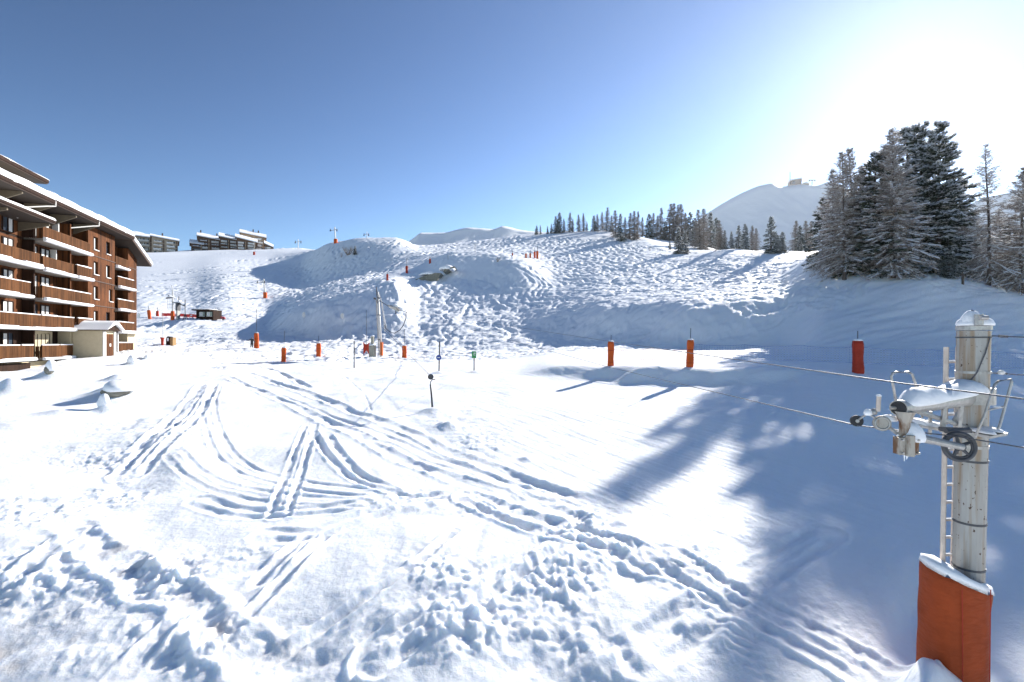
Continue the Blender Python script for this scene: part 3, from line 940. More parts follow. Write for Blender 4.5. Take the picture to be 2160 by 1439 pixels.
# balconies left of the tower
W = 0.0
balcony(12.05, 20.3, L[4], 0.25, side1=True, rail_snow=False, slab_snow=.34)
balcony(15.2, 20.3, L[3], 0.25, rail_snow=False)
balcony(12.05, 14.9, L[3], 0.35)
balcony(12.05, 20.5, L[2], 0.30)
balcony(15.3, 24.0, L[1], 0.30)
balcony(24.05, SE, L[1], 0.30)
balcony(12.05, 14.8, L[1], 0.42)
balcony(15.4, 20.4, L[0], 0.25, slab_snow=.26)
balcony(21.6, SE, L[0], 0.25, slab_snow=.26)
balcony(21.3, SE, L[3], 0.55, rail_snow=False, slab_snow=.36)
balcony(22.6, SE, L[2], 0.55, slab_snow=.34)
# balconies in the recess right of the tower
balcony(2.6, 5.9, L[4] - .25, 0.05, side0=False, side1=False, rail_snow=False)
balcony(1.6, 5.9, L[3], 0.30, side1=False)
balcony(1.6, 5.9, L[2], 0.30, side1=False)
balcony(1.6, 5.9, L[1], 0.30, side1=False)
balcony(1.6, 5.9, L[0] + .2, 0.25, side1=False, slab_snow=0)
# recessed walls, party walls, windows
for k in range(0, 5):
    z0, z1 = L[k], L[k + 1] - 0.23
    if k:
        part(MB().box(12.02, SE, REC - .015, REC + .03, z0, z1), 'recess_wall', 'larch_cladding')
    part(MB().box(2.5, 6.0, REC - .015, REC + .03, z0, z1), 'recess_wall', 'larch_cladding')
    for q in (20.45, 26.6):
        part(MB().box(q, q + .18, REC + .03, -0.25, z0, z1), 'party_wall', 'dark_wood')
    def door_window(a, b, zz0, zz1, n, open_=False):
        w = part(MB().box(a, b, REC + .031, REC + .05, zz0, zz1), 'window', 'window_glass')
        mb = MB()
        for i in range(n + 1):
            q = a + (b - a - 0.08) * i / n
            mb.box(q, q + .08, REC + .0505, REC + .12, zz0, zz1)
        mb.box(a, b, REC + .0505, REC + .10, zz1, zz1 + .09)
        mb.build('window_frame', 'dark_wood', w)
        rr = random.Random(int(a * 31 + zz0 * 17))
        for i in range(n):
            if rr.random() < .75:
                q = a + (b - a - .08) * i / n + .10
                wd = (b - a) / n - .12
                MB().box(q, q + wd * rr.choice([1, 1, .6]), REC + .0505, REC + .06, zz0 + .04, zz1 - .03).build('curtain', 'curtain', w)
        return w
    door_window(16.6, 18.0, z0 + .08, z1 - .3, 2)
    door_window(18.5, 19.9, z0 + .08, z1 - .3, 2)
    door_window(12.9, 14.2, z0 + .08, z1 - .35, 1)
    door_window(21.8, 23.2, z0 + .08, z1 - .3, 2)
    door_window(28.0, 29.6, z0 + .08, z1 - .3, 2)
    door_window(3.4, 4.8, z0 + .12, z1 - .3, 2)
    part(MB().box(15.0, 15.15, REC + .03, -.1, z0, z1), 'party_wall', 'cream_render' if k == 0 else 'larch_cladding')
# cream return wall pieces catching the sun on the lower floors
for z0, a in ((L[2], 12.05), (L[1], 12.05), (L[3], 14.3), (L[4], 13.9)):
    part(MB().box(a + 2.1, a + 2.22, REC + .03, -.6, z0, z0 + 2.3), 'screen_wall', 'white_paint')

# entrance porch with little gabled roof
PO = 2.5
porch = MB()
porch.box(12.2, 15.0, 0.0, PO, 2.6, L[1] - 0.1)
porch = part(porch, 'porch', 'cream_render')
MB().box(12.85, 14.25, PO + .002, PO + .06, 4.0, 6.85).build('door', 'larch_cladding', porch)
MB().box(12.3, 12.7, PO + .002, PO + .10, 4.0, L[1] - .2).build('door_jamb', 'white_paint', porch)
MB().box(14.45, 14.98, PO + .002, PO + .10, 4.0, L[1] - .2).build('door_jamb', 'white_paint', porch)
MB().box(13.35, 13.65, PO + .061, PO + .075, 5.55, 5.85).build('door_notice', 'white_paint', porch)
mb = MB(); mb.prism([(11.9, -.02, L[1] - .1), (15.4, -.02, L[1] - .1), (13.65, -.02, L[1] + .62)], (0, PO + .45, 0)); mb.build('porch_roof', 'dark_wood', porch)
mb = MB()
prof = [(11.7, L[1] - .02), (12.3, L[1] + .30), (13.0, L[1] + .72), (13.65, L[1] + .95), (14.3, L[1] + .75), (15.0, L[1] + .32), (15.6, L[1] - .03), (13.65, L[1] + .64)]
mb.prism([(x, -.01, z) for x, z in prof], (0, PO + .7, 0)); mb.build('porch_snow', 'snow_cap', porch)
mb = MB(); mb.box(0.1, 5.9, .35, .75, L[1] - .18, L[1] + .12); part(mb, 'canopy_snow', 'snow_cap')
# free-standing white post line and porch side canopy
part(MB().box(5.95, 6.1, .2, .35, 4.2, L[1] - .2), 'post', 'white_paint')

# roofs
def roof_slab(x0, x1, w0, w1, z, th=.34, snow=.78, name='roof'):
    r = part(MB().box(x0, x1, w0, w1, z, z + th), name, 'eave_board')
    MB().box(x0 + .02, x1 - .02, w1 + .002, w1 + .10, z + .08, z + th + .06).build('gutter', 'dark_wood', r)
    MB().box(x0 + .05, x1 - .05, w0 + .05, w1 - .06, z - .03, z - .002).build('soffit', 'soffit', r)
    mb = MB()
    rr = random.Random(int(x0 * 13))
    n = int((x1 - x0) / 1.1)
    rings = []
    for i in range(n + 1):
        x = x0 - .05 + (x1 - x0 + .1) * i / n
        h = snow * rr.uniform(.9, 1.1)
        e = rr.uniform(.0, .10)
        y1 = w1 + .04 + e
        zb = z + th + .003
        rings.append([(x, w0, zb), (x, w0, zb + h), (x, y1 - .5, zb + h), (x, y1 - .12, zb + h * .8), (x, y1, zb + h * .35), (x, y1 - .03, zb)])
    mb.rings(rings)
    mb.build('roof_snow', 'snow_cap', r, smooth=False)
    return r
roof_slab(3.9, 12.6, -13, 1.15, 18.62)
roof_slab(12.65, 20.4, -13, 1.15, 18.55)
roof_slab(20.45, SE, -13, 1.15, 18.50)
# falling end roof beyond the tower
A, B = (4.0, 18.60), (-1.9, 16.15)
def along(t, dz): return (A[0] + (B[0] - A[0]) * t, A[1] + (B[1] - A[1]) * t + dz)
mb = MB()
q = [along(0, 0), along(1, 0), along(1, .28), along(0, .28)]
mb.prism([(x, -13, z) for x, z in q], (0, 14.0, 0)); er = part(mb, 'roof', 'eave_board')
mb = MB()
q = [along(-.02, .285), along(1.02, .285), along(1.03, .45), along(.97, .62), along(.5, .66), along(-.02, .70)]
mb.prism([(x, -13, z) for x, z in q], (0, 14.1, 0)); mb.build('roof_snow', 'snow_cap', er)
mb = MB()
q = [along(.02, -.03), along(.98, -.03), along(.98, -.004), along(.02, -.004)]
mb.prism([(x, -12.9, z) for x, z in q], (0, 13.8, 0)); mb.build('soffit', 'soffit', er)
# triangular eave brackets and gutter struts
for q in (12.3, 16.3, 20.2, 24.4, 28.6):
    br = MB(); br.prism([(q, REC + .04, 17.35), (q, 0.95, 18.30), (q, 0.95, 18.46), (q, REC + .04, 18.46)], (.16, 0, 0)); part(br, 'bracket', 'soffit_pale')
for q in (12.62, 20.42):
    mb = MB(); mb.tube([(q, 1.22, 18.8), (q, 1.22, 18.35), (q + .5, .9, 18.2), (q + 2.3, -.3, 17.5), (q + 2.3, -.3, 16.6)], .06, 6); part(mb, 'gutter_pipe', 'white_paint')
# lower canopy roof at the near end
rr2 = roof_slab(20.8, SE, REC, 1.35, 17.0 - .35, .22, .36, 'canopy_roof')
for q in (21.0, 26.5):
    br = MB(); br.prism([(q, REC + .04, 15.8), (q, 1.1, 16.4), (q, 1.1, 16.6), (q, REC + .04, 16.6)], (.16, 0, 0)); part(br, 'bracket', 'soffit_pale')
# penthouse
part(MB().box(17.6, SE, -9, -2.6, 18.9, 21.35), 'penthouse_wall', 'cream_render')
roof_slab(16.2, SE, -10, -1.4, 21.4, .34, .22, 'penthouse_roof')
part(MB().box(22.2, 22.7, -2.58, -2.1, 19.4, 21.38), 'penthouse_post', 'white_paint')

# ------------------------------------------------------------------ distant chalet blocks on the skyline
mat_plain('chalet_dark', (0.13, 0.075, 0.045), 0.8, var=0.3, scale=0.6)
mat_plain('chalet_grey', (0.40, 0.33, 0.25), 0.8, var=0.15, scale=0.6)
mat_plain('chalet_band', (0.58, 0.55, 0.50), 0.8, var=0.12, scale=0.8)
mat_plain('chalet_tan', (0.42, 0.30, 0.20), 0.8, var=0.2, scale=0.6)
def chalet(label, px0, px1, base_py, eave0, eave1, top_py, d, depth, wall, band, floors=4, chim=(), gable=0, side=None):
    """block whose front spans px0..px1 with its eave falling from eave0 to eave1; the pitched roof climbs away to the ridge row top_py.
    gable = +1 / -1: the front's left / right end carries a gable wall up to the ridge"""
    x0, x1 = (px0 - CX) / F * d, (px1 - CX) / F * d
    th_ = math.atan2((x0 + x1) / 2, d)
    W_ = (x1 - x0) * math.cos(th_)
    zb = CAMZ + (CY - base_py) / F * d
    t = thing('chalet_block', label, 'building', (x0, d, zb), -th_)
    h0, h1 = (base_py - eave0) / F * d, (base_py - eave1) / F * d
    rise = (min(eave0, eave1) - top_py) / F * d * 1.12
    half = depth / 2
    hw = [(0, h0), (W_, h1)]
    # walls: front, back and gabled flanks as one closed shell
    mb = MB()
    def end(x, h): return [(x, 0, -8), (x, depth, -8), (x, depth, h), (x, half, h + rise), (x, 0, h)]
    mb.rings([end(0, h0), end(W_, h1)])
    mb.build('wall', wall, t)
    ov = 1.2
    def prof(x, h, a, b):
        k = rise / half
        return [(x, -ov, h - ov * k + a), (x, half, h + rise + a), (x, depth + ov, h - ov * k + a), (x, depth + ov, h - ov * k + b), (x, half, h + rise + b), (x, -ov, h - ov * k + b)]
    sl = (h1 - h0) / W_
    rf = MB().rings([prof(-ov, h0 - ov * sl, .03, .45), prof(W_ + ov, h1 + ov * sl, .03, .45)]).build('roof', 'chalet_dark', t)
    MB().rings([prof(-ov + .15, h0 - ov * sl, .46, 1.25), prof(W_ + ov - .15, h1 + ov * sl, .46, 1.25)]).build('roof_snow', 'snow_cap', rf)
    for cxp in chim:
        MB().box(W_ * cxp - .5, W_ * cxp + .5, half - .5, half + .5, h0 + (h1 - h0) * cxp + rise - .5, h0 + (h1 - h0) * cxp + rise + 3.2).build('chimney', 'chalet_dark', rf)
    fh = min(h0, h1) / floors
    rr = random.Random(int(px0))
    nb = max(1, round(W_ / 8.0))
    for k in range(floors):
        z = k * fh
        for b in range(nb):
            a, c = W_ * (b + .10 + rr.uniform(0, .05)) / nb, W_ * (b + rr.uniform(.62, .82)) / nb
            if k:
                bal = MB().box(a, c, -1.5, -.02, z - .1, z + 1.0).build('balcony', band if rr.random() < .75 else wall, t)
                MB().box(a, c, -1.6, -1.0, z + 1.003, z + 1.35).build('rail_snow', 'snow_cap', bal)
            for wq in (.18, .42, .64):
                a = W_ * (b + wq) / nb
                wv = MB().box(a, a + 1.3, -.06, -.005, z + .9, z + fh - .7).build('window', 'window_glass', t)
                if rr.random() < .4:
                    MB().box(a + .1, a + .7, -.09, -.062, z + .9, z + fh - .7).build('curtain', 'curtain', wv)
            if k == 0:
                MB().box(W_ * (b + .3) / nb, W_ * (b + .9) / nb, -.5, -.07, -1.0, fh * .45).build('base_panel', 'chalet_band', t)
            a = W_ * (b + .86) / nb
            MB().box(a, a + W_ * .09 / nb, -.4, -.01, z + .3, z + fh - .2).build('stair_panel', 'chalet_tan' if wall == 'chalet_dark' else 'chalet_dark', t)
    return t
chalet('pale grey apartment block with wide snowy roof, leftmost on the skyline', 286, 322, 537, 498, 499, 490, 376, 20, 'chalet_grey', 'chalet_band')
chalet('grey apartment wing whose snowy roof falls to the right, beside the pale block', 320, 376, 535, 499, 504, 493, 370, 18, 'chalet_grey', 'chalet_band', chim=(.4,))
chalet('small low dark house with bluish snow roof, left of the dark chalets', 403, 427, 529, 513, 514, 506, 400, 12, 'chalet_dark', 'chalet_band', 2)
chalet('long dark timber chalet block with sloping white roof and chimney', 418, 468, 531, 498, 503, 490, 404, 16, 'chalet_dark', 'chalet_band', 4, chim=(.10, .8))
chalet('dark timber chalet block in the middle of the skyline row', 464, 503, 531, 499, 504, 491, 402, 15, 'chalet_dark', 'chalet_band', 4)
chalet('stepped dark chalet block with bright ground floor, right of middle', 499, 541, 531, 501, 508, 494, 398, 14, 'chalet_dark', 'chalet_band', 4)
chalet('tallest chalet block with sunlit tan walls on the skyline', 508, 560, 531, 491, 497, 484, 416, 14, 'chalet_tan', 'chalet_band', 5, chim=(.5, .72))
chalet('lowest dark house at the right end of the skyline row', 560, 574, 530, 515, 520, 510, 408, 10, 'chalet_dark', 'chalet_band', 2)

# ------------------------------------------------------------------ lift materials
def mat_pylon():
    m, nt, b = new_mat('pylon_steel')
    f = noise(nt, 3.0, 5, 0.6, (1, 1, 0.25))
    sp = noise(nt, 24.0, 3, 0.5, (1, 1, 0.6))
    st = noise(nt, 5.0, 4, 0.6, (2.0, 2.0, 0.08))
    base = ramp(nt, f, [(0.3, (0.30, 0.29, 0.27)), (0.7, (0.44, 0.43, 0.40))])
    rust = ramp(nt, sp, [(0.65, (0, 0, 0)), (0.70, (1, 1, 1))])
    streak = ramp(nt, st, [(0.50, (0, 0, 0)), (0.66, (0.75, 0.75, 0.75))])
    cur = base
    for fac, col in ((streak, (0.26, 0.17, 0.09, 1)), (rust, (0.075, 0.04, 0.025, 1))):
        mx = nt.nodes.new('ShaderNodeMix')
        mx.data_type = 'RGBA'
        nt.links.new(fac, mx.inputs[0])
        nt.links.new(cur, mx.inputs[6])
        mx.inputs[7].default_value = col
        cur = mx.outputs[2]
    nt.links.new(cur, b.inputs['Base Color'])
    b.inputs['Roughness'].default_value = 0.5
    b.inputs['Metallic'].default_value = 0.25
    bump(nt, b, sp, 0.002)
    MAT['pylon_steel'] = m
mat_pylon()
def mat_rusty(key, base, rust, lo, hi):
    m, nt, b = new_mat(key)
    f = noise(nt, 4.0, 6, 0.65, (1.6, 1.6, 0.5))
    nt.links.new(ramp(nt, f, [(lo, base), (hi, rust)]), b.inputs['Base Color'])
    b.inputs['Roughness'].default_value = 0.55
    b.inputs['Metallic'].default_value = 0.3
    bump(nt, b, f, 0.003)
    MAT[key] = m
mat_rusty('rusty_steel', (0.40, 0.37, 0.32), (0.15, 0.07, 0.03), 0.48, 0.62)
mat_plain('galvanised', (0.40, 0.39, 0.37), 0.42, metal=0.55, var=0.2, scale=18)
mat_plain('rope_steel', (0.12, 0.12, 0.13), 0.45, metal=0.6, var=0.4, scale=60)
mat_plain('black_rubber', (0.02, 0.02, 0.022), 0.6, var=0.3, scale=20)
mat_plain('wheel_grey', (0.07, 0.072, 0.08), 0.5, metal=0.3, var=0.3, scale=10)
mat_plain('pole_dark', (0.05, 0.05, 0.06), 0.5, metal=0.3, var=0.3, scale=8)
mat_plain('ladder_paint', (0.62, 0.52, 0.44), 0.55, var=0.15, scale=9)
mat_plain('cabinet_grey', (0.30, 0.29, 0.24), 0.6, var=0.1, scale=5)
mat_plain('old_steel', (0.62, 0.60, 0.57), 0.5, metal=0.2, var=0.18, scale=6, stretch=(1, 1, .4))
mat_plain('ice', (0.85, 0.9, 0.95), 0.1, var=0.03)
def mat_pad(key, col):
    m, nt, b = new_mat(key)
    f = noise(nt, 2.5, 5, 0.6)
    w = noise(nt, 7.0, 3, 0.5, (1, 1, 2.2))
    nt.links.new(ramp(nt, f, [(0.25, tuple(c * .72 for c in col)), (0.75, tuple(c * 1.12 for c in col))]), b.inputs['Base Color'])
    b.inputs['Roughness'].default_value = 0.6
    b.inputs['Specular IOR Level'].default_value = 0.15
    bump(nt, b, w, 0.03, 0.7)
    MAT[key] = m
mat_pad('pad_orange', (0.62, 0.11, 0.022))
mat_pad('mat_rust', (0.36, 0.062, 0.015))
mat_pad('pad_faded', (0.62, 0.16, 0.05))
mat_pad('pad_red', (0.42, 0.045, 0.022))
mat_pad('banner_red', (0.75, 0.06, 0.05))

# ------------------------------------------------------------------ near lift pylon
PD = 7.0
pb, pt_ = P(2037, 1439, PD), P(2054, 694, PD)
pyl = thing('lift_pylon', 'tall grey rusty steel lift pylon with arm, pulleys and ladder', 'pylon', (pb.x, pb.y, pb.z - 0.25))
O = Vector(pyl.location)
def lp(px, py, d=PD):
    return P(px, py, d) - O
def ppart(mb, name, mat, parent=pyl, **k):
    return mb.build(name, mat, parent, **k)
ax0, ax1 = Vector((0, 0, 0)), pt_ - O
def axis(py):
    t = ((CY - py) / F * PD + CAMZ - O.z) / (ax1.z)
    return ax1 * t
# pole in welded lengths, twelve-sided
cuts = [1500, 1195, 1100, 940, 785, 698]
for i, (a, b) in enumerate(zip(cuts[:-1], cuts[1:])):
    ppart(MB().tube([axis(a), axis(b) - Vector((0, 0, .004))], [0.178 + 0.002 * i, 0.180 + .002 * i], 20), 'pole_section', 'pylon_steel', smooth=False)
for py, h, r in ((1195, .03, .186), (1100, .03, .188), (970, .03, .190), (940, .04, .192), (785, .035, .196), (712, .02, .196)):
    c = axis(py)
    ppart(MB().tube([c - Vector((0, 0, h / 2)), c + Vector((0, 0, h / 2))], r, 20), 'pole_band', 'wheel_grey' if py not in (785, 940) else 'galvanised')
c = axis(697)
ppart(MB().tube([c, c + Vector((0, 0, .06))], .20, 20), 'cap_plate', 'galvanised')
mb = MB()
mb.blob(c + Vector((.02, 0, .07)), 0.215, .21, .15, 3, 16, 9, .06, -.02)
mb.blob(c + Vector((-.05, -.02, .10)), .13, .14, .19, 8, 12, 8, .1, -.1)
ppart(mb, 'cap_snow', 'snow_cap', smooth=True, kind='stuff')
mb = MB(); mb.tube([c + Vector((-.12, -.2, .07)), c + Vector((-.12, -.2, .22))], .05, 8); mb.tube([c + Vector((-.16, -.25, .17)), c + Vector((-.05, -.25, .17))], .035, 8)
ppart(mb, 'top_shackle', 'galvanised', kind='stuff')
# collar where the arm leaves the pole
c = axis(832)
cl = MB(); cl.tube([c - Vector((0, 0, .13)), c + Vector((0, 0, .10))], .25, 20); ppart(cl, 'arm_collar', 'galvanised')
c = axis(800); ppart(MB().blob(c + Vector((-.22, -.10, -.16)), .26, .28, .16, 5, 14, 8, .12, -.1), 'collar_snow', 'snow_cap', smooth=True)
# arm: heavy tube coming forward to the left
A0, A1 = lp(2040, 838, 6.95), lp(1897, 861, 6.0)
dv = (A1 - A0).normalized()
arm = ppart(MB().tube([A0, A1], [.13, .085], 16), 'arm', 'galvanised')
MB().tube([A1 - dv * .05, A1 + dv * .02], .10, 18).build('arm_end_plate', 'galvanised', arm)
MB().tube([A1 + dv * .021, A1 + dv * .03], .086, 18).build('arm_opening', 'black_rubber', arm)
MB().tube([A1 - dv * .04 + Vector((-.13, 0, 0)), A1 - dv * .04 + Vector((-.06, 0, 0))], .022, 8).build('bolt', 'rusty_steel', arm)
# lattice: lower chord + diagonals + uprights under the arm
B0, B1 = lp(2050, 905, 7.0), lp(1935, 868, 6.2)
arm2 = ppart(MB().tube([B0, B1], .032, 8), 'lower_chord', 'galvanised')
for a, b, r in (((1995, 835, 6.45), (1987, 912, 6.45), .032), ((2030, 838, 6.7), (2022, 905, 6.7), .032), ((2042, 838, 6.85), (2010, 890, 6.75), .025),
                ((1963, 868, 6.6), (1961, 917, 6.6), .022), ((1943, 870, 6.5), (1946, 882, 6.5), .012)):
    p, q = lp(*a), lp(*b)
    u = (q - p).normalized(); s1 = u.cross(Vector((0, 1, 0))).normalized() * r * 1.6; s2 = u.cross(s1).normalized() * r
    mb = MB(); mb.frame_box(p - s1 / 2 - s2 / 2, s1, s2, q - p); ppart(mb, 'strut', 'galvanised')
# snow lying along the arm: one lofted, uneven pillow
mb = MB()
rs = []
sidev = dv.cross(Vector((0, 0, 1))).normalized()
for i in range(25):
    t = i / 24
    p = A0 + (A1 - A0) * (t * .99 - .02)
    e = math.sin(math.pi * min(1, (t + .02) * 6) / 2) * math.sin(math.pi * min(1, (1.03 - t) * 5) / 2)
    hh = e * (.15 + .045 * math.sin(t * 9.5 + .6) + .02 * math.sin(t * 23)) + .01
    ww = e * (.165 - .035 * t + .012 * math.sin(t * 13)) + .02
    b0 = .075 - .045 * t
    ring = []
    for j in range(14):
        a = 2 * math.pi * j / 14
        x, z = math.cos(a), math.sin(a)
        ring.append(p + sidev * (ww * x * (1 + .06 * math.sin(t * 17 + j))) + Vector((0, 0, b0 + (hh * z if z > 0 else .05 * z * e))))
    rs.append(ring)
mb.rings(rs)
ppart(mb, 'arm_snow', 'snow_cap', arm, smooth=True)
# hanger tube and clamp below the arm end
H1 = lp(1907, 952, 6.02)
hang = ppart(MB().tube([A1 + Vector((.06, -.01, -.04)), A1 + Vector((.06, -.01, -.18)), lp(1907, 925, 6.02)], [.11, .058, .055], 14), 'hanger_tube', 'rusty_steel')
p = lp(1907, 938, 6.0)
mb = MB(); mb.box(p.x - .115, p.x + .115, p.y - .085, p.y + .03, p.z - .11, p.z + .10)
plate = ppart(mb, 'clamp_plate', 'rusty_steel')
MB().tube([p + Vector((0, -.09, -.12)), p + Vector((0, -.09, .13))], .05, 12).build('clamp_sleeve', 'rusty_steel', plate)
for bx, bz in ((-.095, .075), (-.095, -.085), (.095, .075), (.095, -.085)):
    MB().tube([p + Vector((bx, -.115, bz)), p + Vector((bx, -.086, bz))], .014, 6).build('bolt', 'galvanised', plate)
ppart(MB().blob(p + Vector((.10, .02, .09)), .145, .13, .19, 21, 16, 10, .08, -.25), 'clamp_snow', 'snow_cap', smooth=True)
for k, (dx, ln) in enumerate(((-.012, .09), (.018, .07), (.03, .045))):
    ppart(MB().tube([p + Vector((dx, -.02, -.111)), p + Vector((dx, -.02, -.111 - ln))], [.011, .003], 6), 'icicle', 'ice')
# right-hand wheel arm and big spoked sheave
Wc = lp(2023, 942, 6.0)
Wax = Vector((-.25, -1, .10)).normalized()
ppart(MB().tube([p + Vector((.11, .0, .03)), lp(1945, 925, 5.99), Wc + Wax * .07], [.045, .05, .04], 12), 'sheave_arm', 'galvanised')
sheave = ppart(MB().torus(Wc, Wax, .165, .026, 36, 10), 'sheave_wheel', 'wheel_grey', smooth=True)
MB().torus(Wc, Wax, .135, .015, 32, 6).build('rim', 'wheel_grey', sheave, smooth=True)
MB().tube([Wc - Wax * .05, Wc + Wax * .06], .045, 14).build('hub', 'wheel_grey', sheave)
u = Wax.orthogonal().normalized(); v = Wax.cross(u)
for k in range(5):
    t = 2 * math.pi * k / 5 + .3
    MB().tube([Wc + (u * math.cos(t) + v * math.sin(t)) * .03, Wc + (u * math.cos(t) + v * math.sin(t)) * .135], [.024, .016], 6).build('spoke', 'wheel_grey', sheave)
mb = MB(); q = lp(2030, 912, 6.15); mb.frame_box(q + Vector((-.20, 0, 0)), (.42, .1, -.03), (0, .12, 0), (0, 0, .05)); mb.tube([q + Vector((-.24, -.03, .02)), q + Vector((.1, .02, .03))], .03, 8)
ppart(mb, 'rope_guide', 'wheel_grey', kind='stuff')
# left-hand roller battery
R1, R2 = lp(1807, 888, 6.3), lp(1860, 893, 6.12)
ra = ppart(MB().tube([lp(1893, 915, 6.05), lp(1860, 890, 6.12), lp(1830, 872, 6.2), R1], [.022, .022, .016, .014], 8), 'roller_arm', 'galvanised')
rl = ppart(MB().disc(R1, (-.4, -1, .1), .072, .05, 22), 'guide_roller', 'black_rubber')
MB().disc(R1 + Vector((-.012, -.03, .003)), (-.4, -1, .1), .022, .02, 10).build('hub', 'galvanised', rl)
rl = ppart(MB().disc(R2, (-.5, -1, .1), .095, .06, 22), 'support_roller', 'rusty_steel')
MB().torus(R2 + Vector((-.014, -.03, .003)), (-.5, -1, .1), .075, .012, 20, 6).build('rim', 'galvanised', rl, smooth=True)
ppart(MB().blob(R2 + Vector((.10, .02, .035)), .12, .09, .075, 31, 12, 8, .1, -.1), 'roller_snow', 'snow_cap', smooth=True)
ppart(MB().blob(lp(1831, 871, 6.2), .052, .05, .05, 32, 10, 7, .1, -.6), 'roller_snow', 'snow_cap', smooth=True)
ppart(MB().blob(lp(1843, 870, 6.18), .035, .04, .05, 33, 10, 7, .1, -.6), 'roller_snow', 'galvanised', smooth=True)
mb = MB(); q = lp(1852, 868, 6.15); mb.tube([q, q + Vector((.012, 0, .19))], .026, 10); st = ppart(mb, 'stub_post', 'ladder_paint')
MB().blob(q + Vector((.012, 0, .195)), .034, .034, .02, 3, 8, 6, .05, -.1).build('snow', 'snow_cap', st, smooth=True)
# work platforms with snow
for (a, b, d, nm) in (((1918, 892), (1990, 905), 6.7, 1), ((2062, 915), (2098, 908), 6.7, 2)):
    p0, p1 = lp(a[0], a[1], d), lp(b[0], b[1], d)
    mb = MB(); mb.frame_box(p0 + Vector((0, -.18, 0)), p1 - p0, (0, .36, 0), (0, 0, -.035)); pf = ppart(mb, 'platform', 'galvanised')
    mb = MB()
    n = 3 if nm == 1 else 2
    for k in range(n):
        t = (k + .5) / n
        mb.blob(p0 + (p1 - p0) * t + Vector((0, 0, .01)), .62 * (p1 - p0).length / n, .2, .075 if nm == 1 else .05, 40 + k + nm * 5, 14, 8, .12, -.02)
    mb.build('platform_snow', 'snow_cap', pf, smooth=True, kind='stuff')
# hand loops
def loop(pts, d, r=.016):
    return ppart(MB().tube([lp(x, y, d) for x, y in pts], r, 8), 'hand_loop', 'galvanised', smooth=True)
loop([(1890, 846), (1883, 810), (1880, 795), (1883, 787), (1890, 785), (1916, 785), (1924, 789), (1930, 806), (1936, 838)], 6.5)
loop([(2056, 925), (2075, 880), (2090, 835), (2098, 812), (2106, 804), (2132, 800), (2134, 806), (2122, 850), (2108, 900), (2095, 918)], 6.6)
ppart(MB().tube([lp(2080, 866, 6.6), lp(2116, 858, 6.6)], .014, 8), 'hand_bar', 'galvanised')
ppart(MB().blob(lp(2103, 859, 6.6), .06, .02, .018, 4, 10, 6, .1, -.1), 'bar_snow', 'snow_cap', smooth=True)
# ladder behind the pole
l0, l1 = 1205, 732
lad = ppart(MB().tube([lp(1988, l0, 7.15), lp(1996, l1, 7.15)], .032, 8), 'ladder_rail', 'ladder_paint')
ppart(MB().tube([lp(2008, l0, 7.3), lp(2020, l1, 7.3)], .026, 8), 'ladder_rail', 'ladder_paint')
k = 0
py = 1172
while py > 740:
    t = (l0 - py) / (l0 - l1)
    a, b = lp(1988 + 8 * t, py, 7.15), lp(2008 + 12 * t, py - 1, 7.3)
    rg = ppart(MB().tube([a, b], .013, 6), 'rung', 'ladder_paint')
    MB().tube([a + Vector((0, 0, .02)), b + Vector((0, 0, .02))], .012, 6).build('rung_snow', 'snow_cap', rg)
    py -= 37
# stays wrapped round the pole and leaving the frame to the right
for py, ex in ((709, (2200, 713)), (786, (2200, 794))):
    c = axis(py)
    ppart(MB().tube([c + Vector((.185, -.08, 0)), P(*ex, 6.7) - O], .009, 6), 'stay_wire', 'rope_steel')
    ppart(MB().tube([c + Vector((.25, -.11, -.002)), c + Vector((.36, -.13, -.01))], .017, 8), 'wire_clamp', 'rope_steel')
q = lp(2112, 786, 6.75); ppart(MB().blob(q, .045, .035, .035, 6, 10, 8, .05, -.9), 'wire_insulator', 'white_paint', smooth=True)
ppart(MB().tube([axis(712) + Vector((.05, -.195, 0)), axis(745) + Vector((-.02, -.20, 0)), axis(785) + Vector((-.11, -.178, 0)), axis(805) + Vector((-.165, -.12, 0))], .008, 6), 'diagonal_wire', 'rope_steel')
# orange crash mat wrapped round the foot
mb = MB()
rs = []
rr = random.Random(4)
nA, nZ = 30, 16
c0 = lp(2014, 1440, 6.92)
for outer in (1,):
    for i in range(nZ + 1):
        f = i / nZ
        ring = []
        for j in range(nA):
            t = 2 * math.pi * j / nA
            ex = .375 + .012 * math.sin(3 * t + f * 4)
            ey = .33
            x = math.copysign(abs(math.cos(t)) ** .75, math.cos(t)) * ex
            y = math.copysign(abs(math.sin(t)) ** .75, math.sin(t)) * ey
            top = 1.56 - .15 * (x / .375) + .06 * y
            z = -.35 + (top + .35) * f
            wr = .012 * math.sin(9 * f + 3 * t) + .010 * math.sin(23 * f + t * 2) + (.025 * math.sin(f * 7) if x > .3 else 0)
            lean = -.03 + .02 * f
            ring.append((c0.x + x * (1 + wr) + lean - .035 * (1 - f), c0.y + y * (1 + wr), c0.z + z))
        rs.append(ring)
mb.rings(rs, cap=True)
pad = ppart(mb, 'crash_mat', 'mat_rust', smooth=True, label='orange crash mat round the pylon foot')
mb = MB()
top = rs[-1]
ins, mid, out = [], [], []
cxm = sum(p[0] for p in top) / nA; cym = sum(p[1] for p in top) / nA
for j, p in enumerate(top):
    q = rr.uniform(0, .03)
    out.append((cxm + (p[0] - cxm) * 1.035, cym + (p[1] - cym) * 1.035, p[2] - .03 - q))
    mid.append((cxm + (p[0] - cxm) * .97, cym + (p[1] - cym) * .97, p[2] + .055 + q * .4))
    ins.append((cxm + (p[0] - cxm) * .6, cym + (p[1] - cym) * .6, p[2] + .07))
